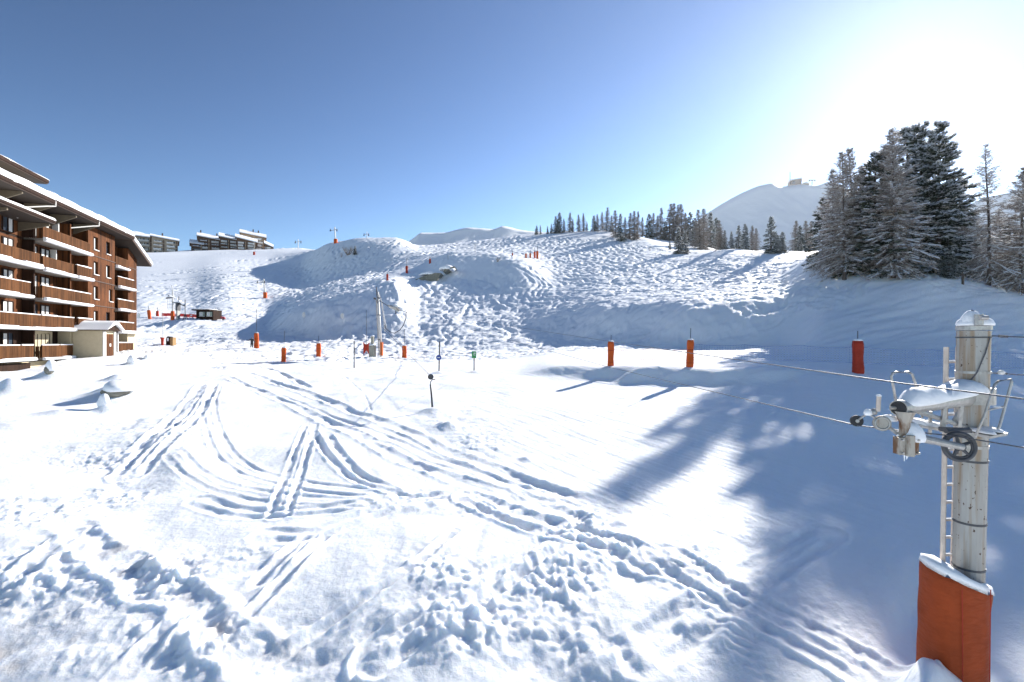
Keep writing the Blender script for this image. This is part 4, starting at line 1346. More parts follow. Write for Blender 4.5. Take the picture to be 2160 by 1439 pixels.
mb.rings([top, out, mid, ins]); mb.build('mat_snow', 'snow_cap', pad, smooth=True)
for x in (-.2, .17):
    MB().tube([(c0.x + x, c0.y - .335, c0.z + .2), (c0.x + x * 1.02, c0.y - .338, c0.z + 1.0), (c0.x + x * 1.05, c0.y - .338, c0.z + 1.5)], .006, 5).build('seam', 'pad_red', pad)

# ------------------------------------------------------------------ haul ropes
def rope(label, pts, r, sag=0.0):
    path = []
    for a, b in zip(pts[:-1], pts[1:]):
        a, b = Vector(a), Vector(b)
        n = 24
        for i in range(n):
            t = i / n
            p = a.lerp(b, t); p.z -= sag * 4 * t * (1 - t) * ((b - a).length / 60)
            path.append(p)
    path.append(Vector(pts[-1]))
    rad = [r * (1 + .0 * i) for i in range(len(path))]
    return tag(MB().tube(path, rad, 6).build('haul_rope', 'rope_steel', smooth=True), label, 'rope', 'lift ropes')
RW = P(848, 655, 62)
rope('upper haul rope passing in front of the near pylon arm', [RW + Vector((.3, 0, .05)), P(1290, 721, 18), P(1897, 808, 5.2), P(2240, 852, 4.0)], .008)
rope('lower haul rope running under the black guide roller', [RW + Vector((.3, 0, -.1)), P(1290, 776, 19), P(1809, 898, 6.27), P(2020, 921, 5.98), P(2240, 958, 4.5)], .008)

# ------------------------------------------------------------------ mid-slope lift mast with return pulley
mbase = G(797, 752)
MD = mbase.y
mast = thing('lift_mast', 'slim white lift mast with hanging return pulley beside a cabinet', 'mast', mbase)
def mp(px, py, d=None):
    return P(px, py, MD if d is None else d) - mbase
mast_p = MB().tube([mp(805, 756), mp(801, 690), mp(797, 616)], [.18, .15, .12], 10); mast_p.build('pole', 'old_steel', mast, smooth=True)
MB().tube([mp(797, 640), mp(794.5, 612), mp(794, 605)], [.09, .07, .05], 8).build('top_spindle', 'pole_dark', mast)
MB().tube([mp(794, 632), mp(796, 680), mp(800, 750)], .07, 6).build('ladder_rail', 'galvanised', mast)
MB().tube([mp(812, 700), mp(806, 640), mp(800, 622)], [.045, .045, .04], 6).build('stay', 'old_steel', mast)
MB().tube([mp(815, 690), mp(810, 668), mp(804, 640)], .05, 6).build('counterweight_rod', 'old_steel', mast)
MB().tube([mp(791, 628), mp(790, 632)], .16, 8).build('sheave', 'wheel_grey', mast)
for yy in (628, 664, 716):
    MB().tube([mp(800, yy), mp(800, yy + 1.2)], .24, 10).build('pole_band', 'wheel_grey', mast)
pul = MB().tube([mp(800, 634), mp(819, 646)], .05, 6).build('pulley_arm', 'wheel_grey', mast)
MB().frame_box(mp(818, 642), mp(840, 655) - mp(818, 642), (0, .5, 0), (0, 0, -.22)).build('pulley_frame', 'galvanised', pul)
MB().disc(mp(832, 650), (.3, .2, 1), .75, .18, 18).build('return_wheel', 'galvanised', pul)
MB().blob(mp(833, 647), .65, .6, .32, 12, 12, 8, .15, -.1).build('pulley_snow', 'snow_cap', pul, smooth=True)
MB().tube([mp(835, 655), mp(835, 663)], .06, 6).build('hanger', 'wheel_grey', pul)
MB().tube([mp(857, 659), mp(856, 672), mp(851, 686), mp(843, 697), mp(832, 703), mp(822, 700), mp(814, 693), mp(811, 686)], .055, 6).build('cable_loop', 'pole_dark', mast, smooth=True)
MB().tube([mp(840, 653), mp(866, 662)], .03, 6).build('rope_tail', 'rope_steel', mast)
MB().tube([mp(806, 690), mp(853, 738, MD - 8)], .02, 5).build('guy_wire', 'rope_steel', mast)
MB().box(*[v for a in ((mp(804, 0).x, mp(809, 0).x), (-.5, -.1), (mp(0, 750).z, mp(0, 722).z)) for v in a]).build('mast_pad', 'pad_faded', mast)
# control cabinets beside it
cb = G(790, 752); cb.y -= .9
cab = thing('control_cabinet', 'squat grey control cabinet capped with snow left of the white mast', 'cabinet', cb)
s_ = cb.y / F
MB().rbox(-5.5 * s_, 5.5 * s_, -.45, .45, -.3, 24 * s_, .04).build('body', 'cabinet_grey', cab)
MB().box(-4.6 * s_, 4.6 * s_, -.475, -.452, 1.5 * s_, 22 * s_).build('door', 'cabinet_grey', cab)
MB().blob((0, 0, 24 * s_), .42, .5, .22, 3, 12, 8, .08, -.05).build('snow', 'snow_cap', cab, smooth=True)
MB().rbox(-2.6 * s_, 3 * s_, -.25, .25, 27 * s_, 43 * s_, .04).build('upper_box', 'cabinet_grey', cab)
MB().box(-.06, .06, -.05, .05, 23 * s_, 28 * s_).build('box_stem', 'pole_dark', cab)
MB().blob((0, 0, 43 * s_), .26, .32, .14, 5, 10, 7, .08, -.05).build('snow', 'snow_cap', cab, smooth=True)
# deflection post with black pulley
fb = G(912, 864)
dp = thing('pulley_post', 'thin leaning post carrying a black rope pulley above the snow', 'post', fb)
k_ = fb.y / F
def dpx(px, py): return Vector(((px - 912) * k_, 0, (864 - py) * k_))
MB().tube([dpx(914, 880), dpx(912, 862), dpx(910, 835), dpx(908, 815)], [.05, .05, .045, .04], 8).build('post', 'pole_dark', dp, smooth=True)
MB().tube([dpx(908, 816), dpx(908.5, 809), dpx(912, 805), dpx(918, 804)], .022, 8).build('gooseneck', 'pole_dark', dp, smooth=True)
pw = MB().disc(dpx(908.5, 799), (.15, -1, .05), 6 * k_, .08, 20).build('pulley', 'wheel_grey', dp)
MB().torus(dpx(908.5, 799) + Vector((0, -.045, 0)), (.15, -1, .05), 5 * k_, .015, 18, 6).build('rim', 'black_rubber', pw, smooth=True)
ropeA = MB().tube([fb + dpx(906, 795), G(853, 752) + Vector((.5, 0, .5)), mbase + mp(806, 690)], .014, 5)
tag(ropeA.build('guide_rope', 'rope_steel'), 'thin rope from the black pulley up to the white mast', 'rope')
gs = G(1000, 784)
pts = [fb + dpx(914, 799)]
for t in (.25, .5, .75, 1):
    q = (fb + dpx(914, 799)).lerp(gs + Vector((0, 0, .03)), t); q.z = max(q.z - .6 * t * (1 - t), ground_z(q.x, q.y) + .02); pts.append(q)
tag(MB().tube(pts, .012, 5).build('guide_rope', 'rope_steel'), 'thin rope sagging from the black pulley towards the green sign', 'rope')

# ------------------------------------------------------------------ trees
mat_plain('bark', (0.085, 0.068, 0.058), 0.9, var=0.4, scale=5, stretch=(1, 1, .3), bumpd=.02)
mat_plain('larch_twig', (0.29, 0.25, 0.22), 0.9, var=0.35, scale=1.2)
mat_plain('pine_needle', (0.06, 0.075, 0.052), 0.8, var=0.4, scale=1.0)
def mat_tree_snow():
    m, nt, b = new_mat('tree_snow')                # thin clumps let some sunlight through
    nt.nodes.remove(b)
    f = noise(nt, 3, 3)
    c = ramp(nt, f, [(.3, (.85, .87, .91)), (.7, (.91, .92, .94))])
    di, tl, mx = nt.nodes.new('ShaderNodeBsdfDiffuse'), nt.nodes.new('ShaderNodeBsdfTranslucent'), nt.nodes.new('ShaderNodeMixShader')
    for n in (di, tl): nt.links.new(c, n.inputs[0])
    mx.inputs[0].default_value = .5
    nt.links.new(di.outputs[0], mx.inputs[1]); nt.links.new(tl.outputs[0], mx.inputs[2])
    nt.links.new(mx.outputs[0], nt.nodes['Material Output'].inputs[0])
    MAT['tree_snow'] = m
mat_tree_snow()

def ribbon(mb, a, b, w0, w1, side):
    s = side
    mb.add([a - s * w0, a + s * w0, b + s * w1, b - s * w1], [(0, 1, 2, 3)])

def thin_tube(mb, pts, r0, r1):
    mb.tube(pts, [r0 + (r1 - r0) * i / (len(pts) - 1) for i in range(len(pts))], 3, cap=False)

def trunk_mesh(H, r, lean, rnd, z_top=1.0):
    mb = MB()
    pts, rad = [], []
    for i in range(11):
        f = i / 10
        pts.append(Vector((lean[0] * f * f * H + .04 * H * .1 * math.sin(f * 7 + lean[0] * 50), lean[1] * f * f * H, f * H * z_top - (.6 if i == 0 else 0))))
        rad.append(r * (1 - f) ** .85 + .012)
    rad[0] = r * 1.35
    mb.tube(pts, rad, 8)
    def at(z):
        f = max(0, min(1, z / H))
        return Vector((lean[0] * f * f * H, lean[1] * f * f * H, z))
    return mb, at

def larch(seed, H, Rm, snow=.55, z0=.09, dens=1.0, tw=1.7):
    """bare larch: whorls of drooping limbs, hanging twigs, snow lying on the limbs"""
    rnd = random.Random(seed)
    lean = (rnd.uniform(-.03, .03), rnd.uniform(-.03, .03))
    tr, at_ = trunk_mesh(H, H * .0105 + .03, lean, rnd)
    br, sn = MB(), MB()
    z = z0 * H
    while z < H * .985:
        f = z / H
        prof = min(1, (1 - f) ** .78 * (1.12 if f > .18 else .55 + f * 3.2))
        for k in range(rnd.choice([4, 5, 5, 6]) if dens > .7 else rnd.choice([2, 3])):
            az = rnd.uniform(0, 6.283)
            Ln = Rm * prof * rnd.uniform(.45, 1.12) + .15
            el = R(-12 + 55 * f + rnd.uniform(-14, 12))
            d = Vector((math.cos(az) * math.cos(el), math.sin(az) * math.cos(el), math.sin(el)))
            p = at_(z + rnd.uniform(-.12, .12))
            pts = [p]
            n = 5
            dd_ = d.copy()
            for i in range(n):
                dd_ = (dd_ + Vector((rnd.uniform(-.12, .12), rnd.uniform(-.12, .12), (-.16 if i < 3 else .10) * (1.15 - f)))).normalized()
                p = p + dd_ * Ln / n
                pts.append(p)
            r0 = .012 + .013 * Ln
            thin_tube(br, pts, r0, .006)
            side0 = Vector((-math.sin(az), math.cos(az), 0))
            # snow lying on the limb
            for i in range(n):
                if rnd.random() < snow * (1.1 - .55 * f):
                    a, b = pts[i], pts[i + 1]
                    w = rnd.uniform(.035, .085) * (.6 + .12 * Ln)
                    up = Vector((0, 0, w * .9 + r0 * .6))
                    sn.add([a - side0 * w + up * .2, a + up, a + side0 * w + up * .2, b - side0 * w * .8 + up * .2, b + up, b + side0 * w * .8 + up * .2],
                           [(0, 1, 4, 3), (1, 2, 5, 4)])
            # twigs
            nt_ = int((5 + Ln * 8.5) * dens)
            for j in range(nt_):
                g = rnd.uniform(.12, 1.0)
                i = min(n - 1, int(g * n))
                q = pts[i].lerp(pts[i + 1], g * n - i)
                sgn = rnd.choice([-1, 1])
                tl = (rnd.uniform(.18, .55) * (1.15 - g * .6)) * (.5 + .2 * Ln)
                td = (d * .55 + side0 * sgn * rnd.uniform(.4, 1.0) + Vector((0, 0, rnd.uniform(-.75, .15)))).normalized()
                e = q + td * tl
                sd = td.cross(Vector((rnd.uniform(-1, 1), rnd.uniform(-1, 1), rnd.uniform(-.4, 1)))).normalized()
                ribbon(br, q, e, .0105 * tw, .006 * tw, sd)
                for _ in range(3):
                    h = rnd.uniform(.3, 1)
                    q2 = q.lerp(e, h)
                    t2 = (td * .5 + Vector((rnd.uniform(-.8, .8), rnd.uniform(-.8, .8), rnd.uniform(-.9, .3)))).normalized()
                    ribbon(br, q2, q2 + t2 * tl * rnd.uniform(.3, .75), .009 * tw, .005 * tw, sd)
                if rnd.random() < snow * .8:
                    w = rnd.uniform(.025, .06)
                    sn.add([q - side0 * w, q + Vector((0, 0, w)), q + side0 * w, e + Vector((0, 0, w * .7))], [(0, 1, 3), (1, 2, 3)])
        z += rnd.uniform(.14, .25) * (H / 14) / max(dens, .6)
    return tr.mesh('larch_trunk', 'bark', True), br.mesh('larch_crown', 'larch_twig'), sn.mesh('larch_snow', 'tree_snow')

def conifer(seed, H, Rm, snow=.6, z0=.04, shape=.9, tuft=.30, dens=1.0, droop=-.16, col=None):
    """evergreen: needle tufts along the boughs with snow pillows on top"""
    rnd = random.Random(seed)
    lean = (rnd.uniform(-.015, .015), rnd.uniform(-.015, .015))
    tr, at_ = trunk_mesh(H, H * .017 + .04, lean, rnd)
    br, sn = MB(), MB()
    lop = [rnd.uniform(.8, 1.15) for _ in range(12)]
    z = z0 * H
    while z < H * .99:
        f = z / H
        prof = ((1 - f) ** shape) * min(1, .62 + f * 2.4)
        for k in range(max(3, int(rnd.choice([5, 6, 7]) * dens * (.6 + .6 * (1 - f))))):
            az = rnd.uniform(0, 6.283)
            Ln = Rm * prof * rnd.uniform(.6, 1.1) * lop[int((az / 6.283 * 4 + f * 8)) % 12] + .12
            el = R(-14 + 62 * f ** 1.3 + rnd.uniform(-10, 10))
            d = Vector((math.cos(az) * math.cos(el), math.sin(az) * math.cos(el), math.sin(el)))
            side0 = Vector((-math.sin(az), math.cos(az), 0))
            p = at_(z)
            pts = [p]
            dd_ = d.copy()
            n = 4
            for i in range(n):
                dd_ = (dd_ + Vector((rnd.uniform(-.08, .08), rnd.uniform(-.08, .08), (droop if i < 2 else .12)))).normalized()
                p = p + dd_ * Ln / n
                pts.append(p)
            thin_tube(br, pts, .012 + .012 * Ln, .008)
            nt_ = int((3 + Ln * 7.5) * dens)
            for j in range(nt_):
                g = rnd.uniform(.22, 1.02) ** .8
                i = min(n - 1, int(g * n))
                q = pts[i].lerp(pts[i + 1], min(1, g * n - i))
                q = q + side0 * rnd.uniform(-1, 1) * .30 * Ln * (1.1 - g) + Vector((0, 0, rnd.uniform(-.10, .04)))
                td = (dd_ * .7 + side0 * rnd.uniform(-.8, .8) + Vector((0, 0, rnd.uniform(-.25, .25)))).normalized()
                s_ = tuft * rnd.uniform(.7, 1.3)
                for m_ in range(4):
                    nd = (td + Vector((rnd.uniform(-.75, .75), rnd.uniform(-.75, .75), rnd.uniform(-.55, .45)))).normalized()
                    sd = nd.cross(Vector((rnd.uniform(-1, 1), rnd.uniform(-1, 1), rnd.uniform(-1, 1)))).normalized()
                    br.add([q - sd * s_ * .13, q + sd * s_ * .13, q + nd * s_], [(0, 1, 2)])
                if rnd.random() < snow * (.55 + .55 * g):
                    c = q + td * s_ * .45 + Vector((0, 0, s_ * .05))
                    a_, b_, h_ = s_ * rnd.uniform(.45, .80), s_ * rnd.uniform(.32, .52), s_ * rnd.uniform(.16, .30)
                    ta = Vector((td.x, td.y, td.z * .6)).normalized()
                    tb = ta.cross(Vector((0, 0, 1))).normalized()
                    sn.add([c + ta * a_, c + tb * b_, c - ta * a_, c - tb * b_, c + Vector((0, 0, h_)) + ta * a_ * .2], [(0, 1, 4), (1, 2, 4), (2, 3, 4), (3, 0, 4)])
        z += rnd.uniform(.20, .34) * (H / 12)
    return tr.mesh('conifer_trunk', 'bark', True), br.mesh('conifer_crown', 'pine_needle'), sn.mesh('conifer_snow', 'tree_snow')

PROTO = {
 'larchA': (larch(1, 14, 3.6, .60), 14), 'larchB': (larch(2, 14, 3.3, .50), 14), 'larchC': (larch(3, 14, 3.9, .72, .05, 1.15), 14),
 'larchD': (larch(14, 14, 3.3, .6, .06, .72, 1.5), 14),
 'larchS': (larch(4, 12, 2.5, .12, .05, .9, 2.6), 12), 'larchT': (larch(5, 12, 2.0, .10, .04, .9, 2.6), 12),
 'pineA': (conifer(6, 17, 4.4, .95, .05, .60, .50, 1.2), 17), 'pineB': (conifer(7, 17, 3.9, .9, .06, .52, .50, 1.2), 17),
 'spruceA': (conifer(8, 10, 2.7, .55, .02, .9, .34, 1.0), 10), 'spruceB': (conifer(9, 10, 2.3, .62, .02, .88, .34, 1.0, -.22), 10),
 'spruceC': (conifer(10, 10, 2.9, .35, .02, .75, .38, 1.0), 10),
}
def tree(proto, name, label, base, height, rz, group, wide=1.0):
    (tm, cm, sm), H0 = PROTO[proto]
    k = height / H0
    o = thing(name, label, 'tree', base, rz, group)
    o.scale = (k * wide, k * wide, k)
    for nm, me in (('trunk', tm), ('crown', cm), ('snow_load', sm)):
        c = bpy.data.objects.new(nm, me)
        COL.objects.link(c)
        c.parent = o
        if nm == 'snow_load':
            c['kind'] = 'stuff'
    return o

def px_tree(proto, name, label, px, by, ty, group, rz, d=None, wide=1.0):
    if d is None:
        d = hit(px, by, ZB)
    elif px > 1700:
        d = 33 + (d - 33) * .74
    x = (px - CX) / F * d
    zb = CAMZ + (CY - by) / F * d
    zg = ground_z(x, d)
    zt = CAMZ + (CY - ty) / F * d
    b = Vector((x, d, min(zg, zb) if abs(zg - zb) < 2.5 else zg))
    return tree(proto, name, label, b, zt - b.z, rz, group, wide)

BIG = 'tall trees on the right-hand bank'
px_tree('larchB', 'larch_tree', 'leftmost bare larch of the right-hand clump, slightly shorter', 1758, 552, 352, BIG, .3, 70)
px_tree('larchA', 'larch_tree', 'twin-topped bare larch left of the snowy pines, left trunk', 1781, 551, 319, BIG, 1.2, 67)
px_tree('larchB', 'larch_tree', 'twin-topped bare larch left of the snowy pines, right trunk', 1799, 551, 311, BIG, 2.6, 68.5)
px_tree('spruceC', 'spruce_tree', 'dark slim spruce between the twin larch and the widest larch', 1846, 560, 328, BIG, .4, 67, 1.25)
px_tree('larchC', 'larch_tree', 'widest larch with low drooping snow-laden limbs in front of the clump', 1884, 575, 272, BIG, .9, 64)
px_tree('pineB', 'pine_tree', 'tallest snow-covered pine below the sun, left of its twin', 1941, 562, 262, BIG, 2.2, 70, .95)
px_tree('pineA', 'pine_tree', 'broad snow-covered pine, right of the two tallest tops', 1978, 572, 264, BIG, 4.0, 68)
px_tree('larchA', 'larch_tree', 'shorter brownish larch under the right edge of the broad pine', 2028, 582, 430, BIG, 4.4, 72, 1.25)
px_tree('spruceA', 'spruce_tree', 'low bushy spruce at the foot of the broad pine', 2002, 578, 520, BIG, 1.5, 64, 1.5)
px_tree('larchD', 'larch_tree', 'lone bare larch standing clear at the right of the clump', 2086, 596, 299, BIG, 5.3, 62.5, .85)
px_tree('larchC', 'larch_tree', 'snowy larch cut off by the right edge of the picture', 2154, 603, 352, BIG, 3.3, 61)
px_tree('spruceC', 'spruce_tree', 'dark low spruce filling the gap right of the lone larch', 2130, 600, 470, BIG, .2, 70, 1.2)
for px, by, ty, d, pr, nm, lab in ((1738, 548, 420, 80, 'spruceC', 'spruce_tree', 'dark low spruce behind the leftmost larch of the clump'),
        (1824, 556, 348, 70, 'larchC', 'larch_tree', 'bare larch half hidden behind the twin-topped larch'),
        (1862, 562, 318, 68, 'pineB', 'pine_tree', 'dark pine half hidden behind the widest larch'),
        (1914, 566, 272, 74, 'pineB', 'pine_tree', 'snowy pine between the widest larch and the tallest pine'),
        (1962, 570, 380, 84, 'pineB', 'pine_tree', 'pine deep in the shade behind the two tallest tops'),
        (2012, 578, 370, 80, 'pineB', 'pine_tree', 'pine standing behind the right flank of the broad pine'),
        (2058, 588, 450, 80, 'larchC', 'larch_tree', 'low brown larch filling the gap left of the lone larch'),
        (2112, 600, 440, 78, 'larchC', 'larch_tree', 'snowy larch behind the gap right of the lone larch')):
    px_tree(pr, nm, lab, px, by, ty, BIG, px * .11, d, 1.15)

LINE = [  # px, base row, top row, prototype
 (1132,494,476,'spruceC'),(1140,494,475,'larchT'),(1155,493,477,'spruceB'),(1163,492,472,'spruceB'),(1172,492,456,'spruceA'),(1180,491,449,'spruceC'),(1190,490,461,'larchT'),
 (1202,489,448,'larchS'),(1208,489,462,'larchT'),(1221,488,453,'larchS'),(1231,487,450,'larchT'),(1238,487,467,'larchT'),(1253,487,455,'spruceC'),(1261,487,452,'larchS'),
 (1270,486,447,'larchT'),(1280,487,438,'larchS'),(1290,488,455,'spruceB'),(1299,500,443,'larchS'),(1309,508,451,'spruceB'),(1319,503,458,'larchT'),(1328,503,449,'larchS'),
 (1338,505,444,'larchS'),(1345,503,446,'larchT'),(1355,492,458,'larchT'),(1369,495,452,'spruceC'),(1377,495,449,'larchS'),(1386,495,455,'larchT'),(1394,495,438,'larchT'),
 (1403,497,467,'spruceC'),(1412,499,430,'larchS'),(1421,499,428,'larchS'),(1429,499,432,'larchT'),(1438,499,431,'larchS'),(1447,502,449,'larchT'),(1456,505,449,'spruceC'),
 (1465,524,461,'pineA'),(1476,528,442,'larchS'),(1484,528,441,'larchS'),(1499,524,449,'spruceA'),(1511,520,461,'spruceC'),(1519,518,464,'larchS'),(1529,518,486,'spruceB'),
 (1543,520,488,'spruceB'),(1558,520,476,'spruceA'),(1572,522,473,'pineB'),(1586,523,476,'larchT'),(1595,525,482,'larchS'),(1677,505,466,'larchS'),(1688,504,477,'spruceC'),(1702,503,465,'larchS'),(1710,503,467,'larchT')]
KIND = {'l': ('larch_tree', 'bare brown larch'), 's': ('spruce_tree', 'dark snowy spruce'), 'p': ('pine_tree', 'broad snowy pine')}
counts = {}
for i, (px, by, ty, pr) in enumerate(LINE):
    nm, txt = KIND[pr[0]]
    far_grp = px < 1360
    key = (pr[0], far_grp)
    n = counts.get(key, 0)
    counts[key] = n + 1
    where = 'on the open ridge' if far_grp else 'right of the ridge gap'
    o = px_tree(pr, nm, '%s, %s from left %s' % (txt, ORD[n], where), px, by + 1, ty, 'trees along the ridge', i * 1.37, None if px < 1460 or px > 1660 else hit(px, by - 1, ZB) + 3 + (i % 4) * 4, 1.3 if pr[0] == 'l' else 1.0)
for px, by, ty, pr, lab in ((1431, 536, 479, 'spruceB', 'small snow-dusted spruce in front of the tree line, left of a pair'),
                            (1445, 537, 488, 'spruceB', 'small snow-dusted spruce in front of the tree line, right of a pair'),
                            (1413, 527, 508, 'spruceB', 'tiny snowy sapling left of the front spruce pair'),
                            (1626, 535, 457, 'spruceA', 'large solitary snowy spruce standing right of the tree line'),
                            (1640, 534, 495, 'spruceB', 'short spruce beside the large solitary spruce'),
                            (1650, 533, 490, 'spruceC', 'slim spruce second to the right of the solitary spruce'),
                            (1690, 531, 510, 'spruceB', 'tiny snowy spruce between solitary spruce and larch clump'),
                            (749, 537, 519, 'spruceC', 'small dark spruce alone on the left hump of the hill')):
    px_tree(pr, 'spruce_tree', lab, px, by, ty, 'single spruces on the slope', px * .37, wide=1.15)

def shrub(label, px, py, h, spread, n, seed):
    rnd = random.Random(seed)
    b = G(px, py)
    o = thing('bare_shrub', label, 'shrub', b, 0, 'bare shrubs in the snow')
    mb = MB()
    for k in range(n):
        a = rnd.uniform(0, 6.283); l = h * rnd.uniform(.5, 1)
        d = Vector((math.cos(a) * spread, math.sin(a) * spread, 1)).normalized()
        p0 = Vector((rnd.uniform(-.15, .15) * h, 0, -.05)); p1 = p0 + d * l * .5; p2 = p1 + (d + Vector((rnd.uniform(-.4, .4), rnd.uniform(-.4, .4), 0))).normalized() * l * .5
        thin_tube(mb, [p0, p1, p2], .02 * h, .008 * h)
        for _ in range(5):
            q = p1.lerp(p2, rnd.random()); e = q + Vector((rnd.uniform(-.3, .3), rnd.uniform(-.3, .3), rnd.uniform(0, .3))) * h
            ribbon(mb, q, e, .008 * h, .004 * h, Vector((1, 0, 0)))
    mb.build('twigs', 'larch_twig', o, kind='stuff')
shrub('bare leafless shrub left of the small dark spruce on the hump', 735, 538, 4.2, .7, 26, 1)
shrub('thin bare twig bush farthest left below the hump', 721, 543, 2.2, .5, 8, 2)
shrub('sparse twigs poking from the top of the smooth snow mound', 1050, 551, 1.6, .9, 14, 3)
shrub('single bare sapling tuft beside the open gap of the tree line', 1370, 528, 2.0, .3, 5, 4)

# ------------------------------------------------------------------ padded posts
def padded_post(label, px, base, pad_top, w_px, pole_top, mat='pad_orange', tilt=0.0, flaps=False, group='padded safety posts', pole='pole_dark', snow=True, seed=0):
    b = G(px, base)
    k = b.y / F
    h, w, hp = (base - pad_top) * k, w_px * k / 2, (base - pole_top) * k
    o = thing('padded_post', label, 'padded post', b, 0, group)
    o.rotation_euler = (0, R(tilt), 0)
    rr = random.Random(seed + int(px))
    MB().tube([(0, 0, -.4), (0, 0, hp)], max(.022, .45 * k), 8).build('pole', pole, o)
    if flaps:
        mb = MB()
        for s in (-1, 1):
            mb.prism([(s * .02, -.05, h * .35), (s * w * .85, -.12, 0), (s * w * .9, -.12, h * .95), (s * w * 1.0, -.12, h * 1.0), (s * w * .5, -.08, h * .85), (s * .02, -.05, h * .80)], (0, .09, 0))
        mb.build('pad', mat, o, kind='stuff')
        return o
    n, m = 14, 9
    rs = []
    ph = rr.uniform(0, 6)
    for i in range(m + 1):
        f = i / m
        ring = []
        for j in range(n):
            t = 2 * math.pi * j / n
            x = math.copysign(abs(math.cos(t)) ** .6, math.cos(t)) * w
            y = math.copysign(abs(math.sin(t)) ** .6, math.sin(t)) * w * .8
            q = 1 + .05 * math.sin(ph + 5 * f + 2 * t) + .05 * math.sin(ph * 2 + 11 * f) * (x > 0) - (.12 if i in (0, m) else 0)
            ring.append((x * q, y * q, -.15 + (h + .15) * f))
        rs.append(ring)
    p = MB().rings(rs).build('pad', mat, o, smooth=True)
    for f in (.3, .68):
        i = int(f * m)
        MB().rings([[(x * 1.02, y * 1.02, z - .02) for x, y, z in rs[i]], [(x * 1.02, y * 1.02, z + .02) for x, y, z in rs[i]]], cap=False).build('strap', 'pad_red', p)
    if snow:
        MB().blob((0, 0, h - .005), w * .95, w * .8, max(.08, w * .45), seed + 3, 10, 7, .12, -.05).build('snow_cap', 'snow_cap', o, smooth=True)
    return o

padded_post('orange padded post left of the net fence, in front of the sunlit strip', 1288, 772, 721, 13, 707, seed=1, tilt=1, group='net fence posts')
padded_post('middle orange padded post of the net fence with a dark stake', 1455, 774, 717, 14, 692, seed=2, tilt=1.5, group='net fence posts')
padded_post('dull red padded post of the net fence in the deep shade', 1810, 787, 719, 20, 698, 'pad_red', seed=3, tilt=-.5, group='net fence posts')
padded_post('orange padded post nearest the trampled path, with a tall dark stake', 598, 765, 735, 9, 699, tilt=2, seed=4)
padded_post('orange padded post with snow cap, right of the tall-staked one', 672, 753, 722, 9, 706, tilt=.5, seed=5)
padded_post('orange padded post beside the standing skier', 541, 735, 703, 9, 653, seed=6)
padded_post('orange padded post just right of the white lift mast', 853, 754, 728, 9.5, 693, seed=7)
padded_post('red post with two open pad flaps left of the white mast', 773, 748, 721, 14, 654, 'pad_red', flaps=True, seed=8)
padded_post('lowest small padded post climbing the left edge of the mound', 817, 592, 578, 4, 574, 'pad_red', seed=9, snow=False)
padded_post('middle small padded post climbing the left edge of the mound', 858, 576, 561, 5, 544, 'pad_red', seed=10, snow=False)
padded_post('highest small padded post left of the smooth mound', 907, 556, 546, 4, 540, 'pad_red', seed=11, snow=False)
padded_post('small far padded post left of the post cluster above the mound', 1081, 540, 535, 3, 529, 'pad_red', seed=12, snow=False)
padded_post('first thin orange post of the cluster right of the mound', 1109.5, 545, 535, 4, 530, 'pad_faded', seed=13, snow=False)
padded_post('second thin orange post of the cluster right of the mound', 1118.6, 544, 534, 4, 527, 'pad_faded', seed=14, snow=False)
padded_post('third orange post of the cluster right of the mound', 1128, 545, 532, 4, 523, seed=15, snow=False)
padded_post('tallest orange post of the cluster right of the mound', 1133.5, 547, 530, 5, 520, seed=16, snow=False)
padded_post('leaning orange padded post at the left end of the red banner', 316, 674, 655, 6, 645, tilt=-7, seed=17, snow=False, group='posts at the lift station')
padded_post('short red padded post behind the leaning orange one', 332, 668, 657, 5, 650, 'pad_red', seed=18, snow=False, group='posts at the lift station')
padded_post('tiny red padded post on the upper piste below the chalets', 536, 538, 531, 4, 511, 'pad_red', seed=19, snow=False, pole='old_steel')

# ------------------------------------------------------------------ net fence
def mat_net(key, col):
    mat_plain(key, col, .7, var=.15, scale=5)
mat_net('net_blue', (0.16, 0.21, 0.42))
mat_net('net_orange', (0.55, 0.20, 0.12))
def net(label, pix, lo, hi, mat, step=.15):
    pts = [G(x, y) for x, y in pix]
    o = thing('safety_net', label, 'net', pts[0], 0, 'safety nets')
    mb = MB()
    prev = None
    for a, b in zip(pts[:-1], pts[1:]):
        a, b = a - pts[0], b - pts[0]
        n = max(2, int((b - a).length / step))
        side = (b - a).normalized()
        for i in range(n):
            t = i / n
            sag = .10 * 4 * t * (1 - t)
            p = a.lerp(b, t)
            q = a.lerp(b, (i + 1) / n)
            sag2 = .10 * 4 * (i + 1) / n * (1 - (i + 1) / n)
            mb.add([p + Vector((0, 0, lo)) - side * .004, p + Vector((0, 0, lo)) + side * .004, p + Vector((0, 0, hi - sag)) + side * .004, p + Vector((0, 0, hi - sag)) - side * .004], [(0, 1, 2, 3)])
            m = int((hi - lo) / step)
            for j in range(m + 1):
                f = j / m
                z0, z1 = lo + (hi - lo - sag) * f, lo + (hi - lo - sag2) * f
                wv = .010 if j in (0, m) else .004
                mb.add([p + Vector((0, -.004, z0 - wv)), q + Vector((0, -.004, z1 - wv)), q + Vector((0, -.004, z1 + wv)), p + Vector((0, -.004, z0 + wv))], [(0, 1, 2, 3)])
    mb.build('mesh', mat, o, kind='stuff')
net('faint orange safety net between the left and middle fence posts', [(1293, 771), (1372, 770), (1452, 773)], .35, 1.1, 'net_orange')
net('blue safety net from the middle fence post to the shaded red post', [(1459, 773), (1570, 778), (1690, 782), (1806, 786)], .55, 1.45, 'net_blue')
net('blue safety net from the shaded red post past the pylon', [(1814, 786), (1960, 793), (2100, 798), (2260, 803)], .55, 1.45, 'net_blue')

